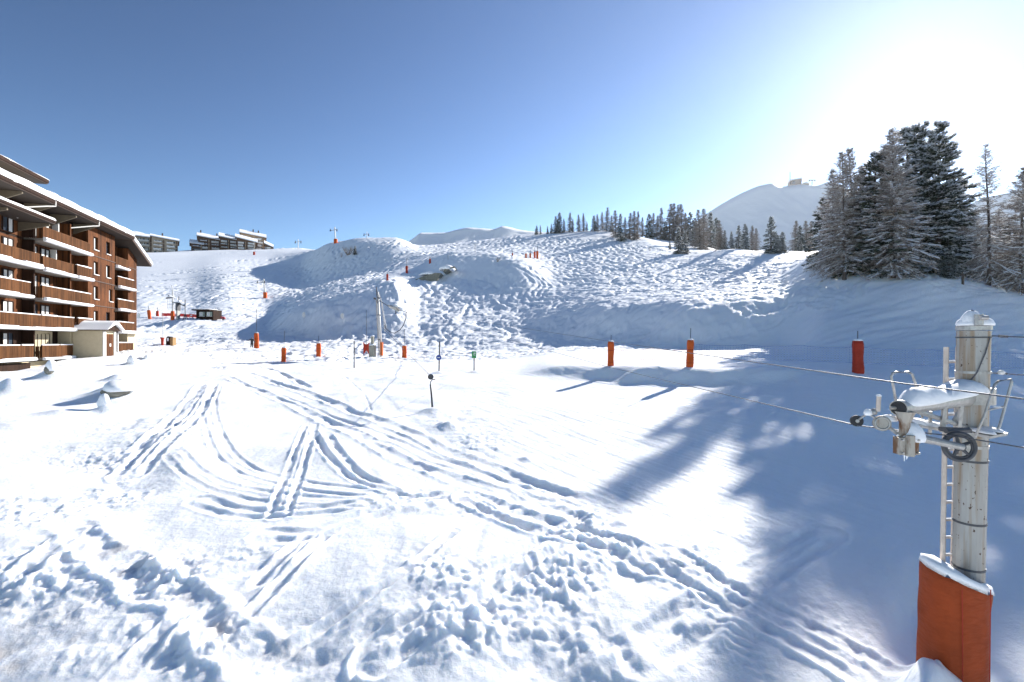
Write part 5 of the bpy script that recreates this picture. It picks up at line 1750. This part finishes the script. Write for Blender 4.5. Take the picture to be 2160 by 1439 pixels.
# ------------------------------------------------------------------ signs and stakes
def stake(name, label, px, base, top, r_px=1.3, mat='pole_dark', tilt=0, cat='pole', group=None):
    b = G(px, base)
    k = b.y / F
    o = thing(name, label, cat, b, 0, group)
    o.rotation_euler = (0, R(tilt), 0)
    MB().tube([(0, 0, -.4), (0, 0, (base - top) * k)], max(.02, r_px * k), 8).build('pole', mat, o)
    return o, k
mat_plain('sign_blue', (0.02, 0.055, 0.26), .45, var=.05)
mat_plain('sign_green', (0.02, 0.24, 0.06), .45, var=.08)
mat_plain('sign_white', (0.8, 0.8, 0.8), .45, var=.02)
stake('piste_stake', 'bare dark stake standing alone left of the white mast', 747, 777, 720, 1.3)
o, k = stake('round_sign', 'round blue sign with white arrow on a dark stake', 926, 784, 718, 1.3, tilt=1.2, cat='sign')
s = MB().disc((-1 * k, -.05, 32 * k), (.05, -1, 0), 5.6 * k, .02, 28).build('sign_disc', 'sign_blue', o)
mb = MB()
z = 32 * k
mb.prism([(x * k - k, -.062, z + y * k) for x, y in [(-3.0, -.9), (1.2, -.6), (1.2, -1.5), (3.2, 0), (1.2, 1.5), (1.2, .6), (-3.0, .9), (-2.4, 0)]], (0, -.006, 0)); mb.build('arrow', 'sign_white', s)
o, k = stake('green_sign', 'small rectangular green sign with white pictogram on a dark post', 1000, 784, 744, 1.2, cat='sign')
s = MB().box(-4.4 * k, 4.4 * k, -.06, -.03, 28 * k, 42 * k).build('sign_plate', 'sign_green', o)
MB().box(-4.9 * k, 4.9 * k, -.028, -.018, 27.4 * k, 42.6 * k).build('sign_back', 'sign_white', o)
for x0, x1, z0, z1 in ((-.6, 2.8, 38.6, 39.4), (-.6, .2, 34.5, 38.5), (.6, 2.8, 36.4, 37.2), (2.0, 2.8, 37.3, 38.5), (-.6, 2.8, 33.4, 34.2)):
    MB().box(x0 * k, x1 * k, -.066, -.0605, z0 * k, z1 * k).build('pictogram_stroke', 'sign_white', s)
for px, py, lab in ((641, 664, 'left of two pale oval piste discs on the shaded slope'), (722, 664, 'right of two pale oval piste discs on the shaded slope'), (293, 667, 'grey oval piste disc beside the building corner')):
    b = G(px, py + 16)
    k = b.y / F
    o = thing('piste_disc', lab, 'marker', b, 0, 'oval piste discs')
    MB().tube([(0, 0, -.3), (0, 0, 21 * k)], .02, 6).build('pole', 'old_steel', o)
    ring = [(3.6 * k * math.cos(t), -.03, 16 * k + 6 * k * math.sin(t)) for t in [2 * math.pi * i / 20 for i in range(20)]]
    MB().prism(ring, (0, -.02, 0)).build('disc', 'white_paint', o)
stake('wooden_stake', 'short dark stake in the snow below the lone larch', 2031, 601, 579, 2.2, 'bark', cat='stake')
stake('piste_stake', 'thin stake behind the smooth mound top', 1002, 533, 513, .35, 'pole_dark')
stake('piste_stake', 'thin stake left of the mound ridge', 945, 547, 537, .35, 'pole_dark')

# ------------------------------------------------------------------ far lift towers
def tower(label, px, base, top, arm_l, arm_r, arm_dy=0, pad=0, w=1.6, mat='old_steel', skew=0):
    b = G(px, base)
    k = b.y / F
    o = thing('lift_tower', label, 'lift tower', b, 0, 'far lift towers')
    H = (base - top) * k
    MB().tube([(0, 0, -.5), (skew * k, 0, H)], [w * k, w * .7 * k], 8).build('pole', mat, o)
    MB().frame_box((-arm_l * k + skew * k, -.15, H - (5 + arm_dy) * k), ((arm_l + arm_r) * k, 0, arm_dy * k), (0, .3, 0), (0, 0, .9 * k)).build('cross_arm', 'galvanised', o)
    for x in (-arm_l, arm_r):
        if x:
            MB().tube([(x * k + skew * k, 0, H - 8 * k), (x * k + skew * k, 0, H - 3.5 * k)], .8 * k, 6).build('sheave_hanger', 'wheel_grey', o)
            MB().disc((x * k + skew * k, -.2, H - 8 * k), (0, 1, 0), 1.3 * k, .2, 12).build('sheave', 'wheel_grey', o)
    if pad:
        MB().rbox(-3.2 * k, 3.2 * k, -3 * k, 3 * k, -.2, pad * k, .1).build('pad', 'pad_orange', o)
        MB().blob((0, 0, pad * k), 3 * k, 3 * k, .9 * k, 2, 10, 7, .1, -.05).build('snow_cap', 'snow_cap', o, smooth=True)
    return o, k
tower('white lift tower with orange padded foot on the left piste', 559.5, 628, 588, 13, 2, 4, 12, 2.0, skew=-3)
tower('lift tower with red padded foot on the crest of the left hump', 708, 513, 479, 9, 5, 3, 9, 1.5, skew=-2)
tower('small grey tee-shaped lift tower on the far left skyline', 629, 525, 504, 6, 6, 2, 0, 1.0)
tower('tiny lift tower on the skyline right of the hump tower', 774, 503, 489, 6, 4, 1, 0, .8)

# ------------------------------------------------------------------ lower lift station with hut and red banner
b = G(364, 675)
k = b.y / F
o = thing('lift_station', 'drag lift start frame with tall pole and snowy drive head', 'lift station', b)
MB().tube([(0, 0, -.4), (.2 * k, 0, 52 * k), (0, 0, 66 * k), (-1.5 * k, 0, 73 * k)], [1.7 * k, 1.5 * k, 1.0 * k, .8 * k], 8).build('pole', 'old_steel', o)
MB().rbox(-3 * k, 3 * k, -2.8 * k, 2.8 * k, -.2, 19 * k, .1).build('pad', 'pad_orange', o)
MB().frame_box((-13 * k, -.2, 45 * k), (14 * k, 0, 1.5 * k), (0, .4, 0), (0, 0, 2.4 * k)).build('left_arm', 'wheel_grey', o)
MB().tube([(-9 * k, 0, 52 * k), (-5 * k, 0, 48 * k)], 1.0 * k, 6).build('guide_arm', 'wheel_grey', o)
MB().blob((-3 * k, 0, 48 * k), 7 * k, 1.0, 2.2 * k, 4, 12, 7, .15, -.05).build('arm_snow', 'snow_cap', o, smooth=True)
MB().frame_box((1 * k, -.2, 37 * k), (25 * k, 0, -8 * k), (0, .4, 0), (0, 0, 2.0 * k)).build('right_arm', 'wheel_grey', o)
MB().blob((12 * k, 0, 37 * k), 9 * k, .8, 2.0 * k, 5, 12, 7, .15, -.05).build('arm_snow', 'snow_cap', o, smooth=True)
MB().box(9.5 * k, 13.5 * k, -.5, .5, 20 * k, 37 * k).build('drive_motor', 'wheel_grey', o)
MB().box(10.3 * k, 11.3 * k, -.4, .4, 0, 20 * k).build('leg', 'galvanised', o)
MB().box(12.2 * k, 13.2 * k, -.4, .4, 0, 20 * k).build('leg', 'galvanised', o)
MB().tube([(13 * k, 0, 37 * k), (13.4 * k, 0, 50 * k)], .8 * k, 6).build('stub_mast', 'wheel_grey', o)
for q in (17, 9):
    MB().blob((q * k, -.2, (40 if q > 10 else 44) * k), 2.2 * k, .6, 1.6 * k, 8, 10, 6, .2, -.3).build('head_snow', 'snow_cap', o, smooth=True)
MB().tube([(26.5 * k, 0, -.3), (26.5 * k, 0, 43 * k)], .75 * k, 6).build('end_pole', 'pole_dark', o)
MB().tube([(26.5 * k, 0, 14 * k), (33 * k, 0, 0)], .6 * k, 6).build('brace', 'pole_dark', o)
MB().tube([(26.5 * k, 0, 14 * k), (22 * k, 0, 0)], .6 * k, 6).build('brace', 'pole_dark', o)
MB().tube([(-14.5 * k, .5, 24 * k), (-14.5 * k, .5, 44 * k)], .3 * k, 5).build('gate_post', 'galvanised', o)
for zz in (26, 33, 40):
    MB().tube([(-14.5 * k, .5, zz * k), (-3 * k, .5, zz * k)], .25 * k, 5).build('gate_bar', 'galvanised', o)

b = G(404, 673); b.y += 1.5; b.z = ground_z(b.x, b.y)
k = b.y / F
o = thing('ticket_hut', 'small dark timber lift hut with snowy flat roof and two windows', 'hut', b)
MB().box(0, 36 * k, 0, 3.0, -.3, 17.5 * k).build('wall', 'dark_wood', o)
for x0, x1 in ((6, 19), (22, 34)):
    w = MB().box(x0 * k, x1 * k, -.06, -.005, 6 * k, 15 * k).build('window', 'window_glass', o)
    MB().box(x0 * k, x1 * k, -.10, -.062, 5.3 * k, 6 * k).build('sill', 'white_paint', w)
    MB().box((x0 + 1.2) * k, (x1 - 5) * k, -.075, -.0605, 6.5 * k, 14.5 * k).build('blind', 'curtain', w)
rf = MB().box(-4 * k, 33 * k, -.9, 3.6, 17.6 * k, 19.8 * k).build('roof', 'dark_wood', o)
MB().blob((15 * k, 1.3, 19.8 * k), 21 * k, 2.6, 2.8 * k, 6, 20, 7, .05, -.02).build('roof_snow', 'snow_cap', rf, smooth=True)
MB().tube([(36 * k, .5, 17.5 * k), (38 * k, .5, 24 * k), (46 * k, .5, 20 * k)], .45 * k, 6).build('flue_pipe', 'galvanised', o)
# red banner fence
pA, pB = G(343, 670), G(448, 673)
o = thing('banner_fence', 'long red banner with white marks strung in front of the hut', 'banner', pA)
n = 9
for i in range(n):
    a, c = (pB - pA) * (i / n), (pB - pA) * ((i + 1) / n)
    z0, z1 = .25 + .06 * (i % 2), .95 - .05 * ((i + 1) % 2)
    MB().frame_box(a + Vector((.02, -.3, z0)), c - a - Vector((.04, 0, 0)), (0, .03, 0), (0, 0, z1 - z0)).build('banner_panel', 'banner_red', o)
    if i in (2, 5, 7):
        m_ = a.lerp(c, .5)
        MB().frame_box(m_ + Vector((-.35, -.306, z0 + .25)), (.7, 0, .02), (0, .004, 0), (0, 0, .22)).build('white_mark', 'sign_white', o)
for i in range(n + 1):
    a = (pB - pA) * (i / n)
    MB().tube([a + Vector((0, -.27, -.3)), a + Vector((0, -.27, 1.15))], .03, 6).build('post', 'galvanised', o)
for px, lab in ((453, 'pale yellow gate stake right of the red banner, left one'), (458, 'pale yellow gate stake right of the red banner, right one')):
    if 'stake_yellow' not in MAT: mat_plain('stake_yellow', (.72, .66, .30), .6, var=.1)
    stake('gate_stake', lab, px, 674, 656, .5, 'stake_yellow', cat='stake', group='yellow gate stakes')

# bin and timber crate by the path
b = G(342.5, 730); k = b.y / F
o = thing('litter_bin', 'narrow red bin on a thin tall pole near the building corner', 'bin', b)
MB().tube([(0, 0, -.1), (0, 0, 9 * k), (0, 0, 14 * k), (0, 0, 16.5 * k)], [2.6 * k, 2.6 * k, 3.2 * k, 4.6 * k], 10).build('body', 'pad_red', o)
MB().blob((0, 0, 16.5 * k), 4.2 * k, 4.2 * k, 1.2 * k, 4, 10, 6, .1, -.05).build('snow_cap', 'snow_cap', o, smooth=True)
MB().tube([(1 * k, 0, 10 * k), (1 * k, 0, 70 * k)], .45 * k, 6).build('pole', 'galvanised', o)
b = G(350, 729); k = b.y / F
mat_wood('crate_wood', (0.42, 0.27, 0.13), .3, .3)
o = thing('timber_crate', 'arched light wooden crate beside the red bin', 'crate', b)
MB().prism([(0, 0, -.1), (8 * k, 0, -.1), (8 * k, 0, 13 * k), (6.5 * k, 0, 17 * k), (4 * k, 0, 18.5 * k), (1.5 * k, 0, 17 * k), (0, 0, 13 * k)], (0, .8, 0)).build('frame', 'dark_wood', o)
MB().box(8.1 * k, 14 * k, .05, .75, -.1, 16 * k).build('box', 'crate_wood', o)
MB().box(2.2 * k, 6 * k, -.03, -.005, 8 * k, 14.5 * k).build('opening', 'snow_cap', o)
MB().blob((7 * k, .4, 17.2 * k), 7 * k, .4, 1.4 * k, 3, 12, 6, .1, -.05).build('snow_cap', 'snow_cap', o, smooth=True)

# ------------------------------------------------------------------ rocks and half-buried wall
def mat_rock():
    m, nt, b = new_mat('rock')
    f = noise(nt, 3.0, 7, .65, (1, 1, 1.6))
    nt.links.new(ramp(nt, f, [(.3, (.10, .095, .075)), (.55, (.22, .21, .17)), (.75, (.33, .32, .28))]), b.inputs['Base Color'])
    b.inputs['Roughness'].default_value = .85
    bump(nt, b, f, .06)
    MAT['rock'] = m
mat_rock()
b = G(235, 842); k = b.y / F
o = thing('snowy_boulder', 'grey boulder with bare rock face under a thick snow hood', 'boulder', b)
MB().blob((0, .25, 8 * k), 23 * k, .6, 13 * k, 77, 18, 10, .16, -.9, rot=.15).build('rock', 'rock', o, smooth=True)
MB().blob((3 * k, .5, 14 * k), 30 * k, .95, 20 * k, 21, 20, 10, .08, -.2).build('snow_hood', 'snow_cap', o, smooth=True)
def snow_egg(label, px, base, w, h, dark=False, seed=0):
    b = G(px, base); k = b.y / F
    o = thing('snowy_stone', label, 'stone', b, 0, 'snow-capped stones at left')
    MB().blob((0, 0, h * k * .25), w * k * .5, w * k * .5, h * k * .45, seed, 12, 8, .08, -.9).build('stone', 'rock' if dark else 'snow_cap', o, smooth=True)
    MB().blob((.06, .05, h * k * .45), w * k * .56, w * k * .56, h * k * .6, seed + 1, 14, 9, .07, -.5).build('snow_hood', 'snow_cap', o, smooth=True)
snow_egg('pointed snow-capped stone in front of the grey boulder', 215, 868, 17, 25, seed=3)
snow_egg('rounded snow-capped post stone nearest the balconies', 104, 802, 17, 26, True, seed=5)
snow_egg('small snow-capped stone below the entrance porch', 275, 771, 12, 14, seed=8)
snow_egg('tiny snow-capped stone beside the trodden snow near the porch', 308, 757, 9, 8, seed=9)

b = G(905, 592); k = b.y / F
o = thing('stone_wall', 'dark stone retaining wall half buried in the side of the mound', 'wall', b)
ys = b.y
mb = MB(); mb.prism([((x - 905) * k, -.5, (592 - y) * k) for x, y in ((872, 594), (923, 594), (931, 578), (918, 578), (903, 582), (889, 587))], (0, 4.5, 0)); mb.build('face', 'rock', o)
mb = MB(); mb.prism([((x - 905) * k, 0.5, (592 - y) * k) for x, y in ((934, 574), (938, 569), (958, 562), (956, 564), (944, 570), (938, 575))], (0, 5.5, 0)); mb.build('upper_face', 'rock', o)
mb = MB(); mb.blob(((940 - 905) * k, 3.0, (592 - 566) * k), 18 * k, 3, 1.0, 5, 16, 7, .08, -.3); mb.build('snow_ledge', 'snow_cap', o, smooth=True)
mb = MB(); mb.blob(((903 - 905) * k, 2.5, (592 - 580) * k), 24 * k, 3.4, .8, 9, 16, 7, .08, -.1); mb.build('snow_ledge', 'snow_cap', o, smooth=True)

# ------------------------------------------------------------------ summit buildings
def at_summit(px, py): return P(px, py, 2296)
k = 2296 / F
b = at_summit(1680, 389)
o = thing('summit_station', 'dark cable car station on the mountain top', 'building', b)
MB().prism([(-12 * k, 0, -4 * k), (10 * k, 0, -4 * k), (12 * k, 0, 12 * k), (3 * k, 0, 11 * k), (-10 * k, 0, 8 * k)], (0, 30, 0)).build('hall', 'chalet_dark', o)
MB().box(-9 * k, -3 * k, -2, -.1, 1 * k, 6 * k).build('window_band', 'window_glass', o)
MB().prism([(-12 * k, -3, 8.2 * k), (12 * k, -3, 12.2 * k), (12 * k, -3, 14 * k), (-12 * k, -3, 10.2 * k)], (0, 36, 0)).build('roof_snow', 'snow_cap', o)
MB().box(13 * k, 27 * k, 0, 20, -3 * k, 2 * k).build('annex', 'chalet_tan', o)
MB().prism([(12 * k, -2, 2.1 * k), (28 * k, -2, 2.1 * k), (20 * k, -2, 5.5 * k)], (0, 24, 0)).build('annex_roof', 'snow_cap', o)
b = at_summit(1666.5, 388)
o = thing('antenna_mast', 'thin antenna mast on the summit left of the station', 'mast', b)
MB().tube([(0, 0, -5), (0, 0, 25 * k)], [.9 * k, .5 * k], 6).build('mast', 'pole_dark', o)
b = at_summit(1713, 396)
o = thing('chairlift_tower', 'tee-shaped chairlift tower on the summit right of the station', 'lift tower', b)
MB().tube([(0, 0, -5), (0, 0, 16 * k)], .8 * k, 6).build('pole', 'pole_dark', o)
MB().box(-7 * k, 7 * k, -2, 2, 15 * k, 16.6 * k).build('cross_arm', 'pole_dark', o)
for x in (-6, 6):
    MB().box((x - .7) * k, (x + .7) * k, -2, 2, 13 * k, 14.9 * k).build('sheave_train', 'pole_dark', o)

# ------------------------------------------------------------------ people
def mat_person(key, stops):
    m, nt, b = new_mat(key)
    tc = nt.nodes.new('ShaderNodeTexCoord')
    sp = nt.nodes.new('ShaderNodeSeparateXYZ')
    nt.links.new(tc.outputs['Object'], sp.inputs[0])
    mr = nt.nodes.new('ShaderNodeMath'); mr.operation = 'DIVIDE'; mr.inputs[1].default_value = 2.0
    nt.links.new(sp.outputs['Z'], mr.inputs[0])
    c = ramp(nt, mr.outputs[0], stops)
    nt.links.new(c, b.inputs['Base Color'])
    for e in nt.nodes:
        if e.type == 'VALTORGB': e.color_ramp.interpolation = 'CONSTANT'
    b.inputs['Roughness'].default_value = .75
    MAT[key] = m
mat_person('skier_clothes', [(0, (.02, .02, .025)), (.42, (.035, .037, .045)), (.745, (.30, .19, .14)), (.79, (.02, .02, .022))])
mat_person('red_clothes', [(0, (.025, .022, .03)), (.27, (.42, .03, .05)), (.60, (.05, .04, .05))])
BON = [('pelvis', 'waist'), ('waist', 'chest'), ('chest', 'neck'), ('neck', 'head'), ('head', 'crown'), ('chest', 'shL'), ('shL', 'elL'), ('elL', 'haL'), ('haL', 'fiL'), ('chest', 'shR'), ('shR', 'elR'), ('elR', 'haR'), ('haR', 'fiR'),
       ('pelvis', 'hiL'), ('hiL', 'knL'), ('knL', 'anL'), ('anL', 'toL'), ('pelvis', 'hiR'), ('hiR', 'knR'), ('knR', 'anR'), ('anR', 'toR')]
ST = {'pelvis': ((0, 0, .95), .17), 'waist': ((0, 0, 1.12), .165), 'chest': ((0, 0, 1.36), .19), 'neck': ((0, 0, 1.50), .075), 'head': ((0, -.02, 1.60), .105), 'crown': ((0, -.01, 1.72), .09),
      'shL': ((-.20, 0, 1.40), .09), 'elL': ((-.42, -.06, 1.28), .07), 'haL': ((-.62, -.16, 1.34), .05), 'fiL': ((-.70, -.20, 1.36), .035), 'shR': ((.20, 0, 1.40), .09), 'elR': ((.32, -.02, 1.14), .07), 'haR': ((.36, -.14, .94), .05), 'fiR': ((.36, -.18, .88), .035),
      'hiL': ((-.10, 0, .88), .115), 'knL': ((-.13, -.02, .48), .08), 'anL': ((-.17, .02, .08), .065), 'toL': ((-.18, -.14, .04), .05), 'hiR': ((.10, 0, .88), .115), 'knR': ((.10, -.06, .48), .08), 'anR': ((.08, .02, .08), .065), 'toR': ((.08, -.14, .04), .05)}
SQ = {'pelvis': ((.25, 0, .55), .19), 'waist': ((.12, 0, .68), .18), 'chest': ((-.12, 0, .80), .20), 'neck': ((-.28, 0, .80), .08), 'head': ((-.38, 0, .78), .11), 'crown': ((-.48, 0, .80), .10),
      'shL': ((-.12, -.2, .78), .09), 'elL': ((-.28, -.24, .56), .07), 'haL': ((-.46, -.18, .42), .05), 'fiL': ((-.52, -.16, .38), .035), 'shR': ((-.12, .2, .78), .09), 'elR': ((-.28, .24, .56), .07), 'haR': ((-.46, .18, .42), .05), 'fiR': ((-.52, .16, .38), .035),
      'hiL': ((.25, -.12, .50), .13), 'knL': ((-.14, -.16, .46), .09), 'anL': ((.10, -.14, .09), .07), 'toL': ((-.06, -.15, .05), .05), 'hiR': ((.25, .12, .50), .13), 'knR': ((-.10, .16, .44), .09), 'anR': ((.14, .14, .09), .07), 'toR': ((-.02, .15, .05), .05)}
def make_person(*a):
    name, label, loc, rz, J, mat, sc = a
    J = {n: (tuple(c * sc for c in p), r * sc) for n, (p, r) in J.items()}
    me = bpy.data.meshes.new(name)
    names = list(J)
    me.from_pydata([J[n][0] for n in names], [(names.index(x), names.index(y)) for x, y in BON], [])
    o = bpy.data.objects.new(name, me)
    COL.objects.link(o)
    o.location, o.rotation_euler = loc, (0, 0, rz)
    o.modifiers.new('skin', 'SKIN').use_smooth_shade = True     # adds the skin-vertex layer
    if not me.skin_vertices:
        bm = bmesh.new(); bm.from_mesh(me)
        bm.verts.layers.skin.verify()
        bm.to_mesh(me); bm.free()
    for i, n in enumerate(names):
        r = J[n][1]
        sv = me.skin_vertices[0].data[i]
        sv.radius = (r, r * (.78 if n in ('pelvis', 'waist', 'chest') else 1))
        sv.use_root = (n == 'pelvis')
    sb = o.modifiers.new('subd', 'SUBSURF'); sb.levels = 1; sb.render_levels = 2
    me.materials.append(MAT[mat])
    return tag(o, label, 'person')
b = G(531.5, 736)
make_person('person', 'person in dark ski clothes standing against an orange padded post', b, .2, ST, 'skier_clothes', 26 * b.y / F / 1.78)
b = G(471, 676)
make_person('person', 'person in red jacket bending down right of the lift hut', b, .1, SQ, 'red_clothes', 10.5 * b.y / F / .92)

# ------------------------------------------------------------------ air: even haze round the whole place
hm, nt, b_ = new_mat('haze_air')
nt.nodes.remove(b_)
pv = nt.nodes.new('ShaderNodeVolumePrincipled')
pv.inputs['Color'].default_value = (0.86, 0.92, 1.0, 1)
pv.inputs['Density'].default_value = 3.0e-5
pv.inputs['Anisotropy'].default_value = 0.52
nt.links.new(pv.outputs[0], nt.nodes['Material Output'].inputs['Volume'])
MAT['haze_air'] = hm
hz = MB().box(-6100, 6100, -320, 4100, -1.0, 850).build('haze', 'haze_air', kind='stuff')
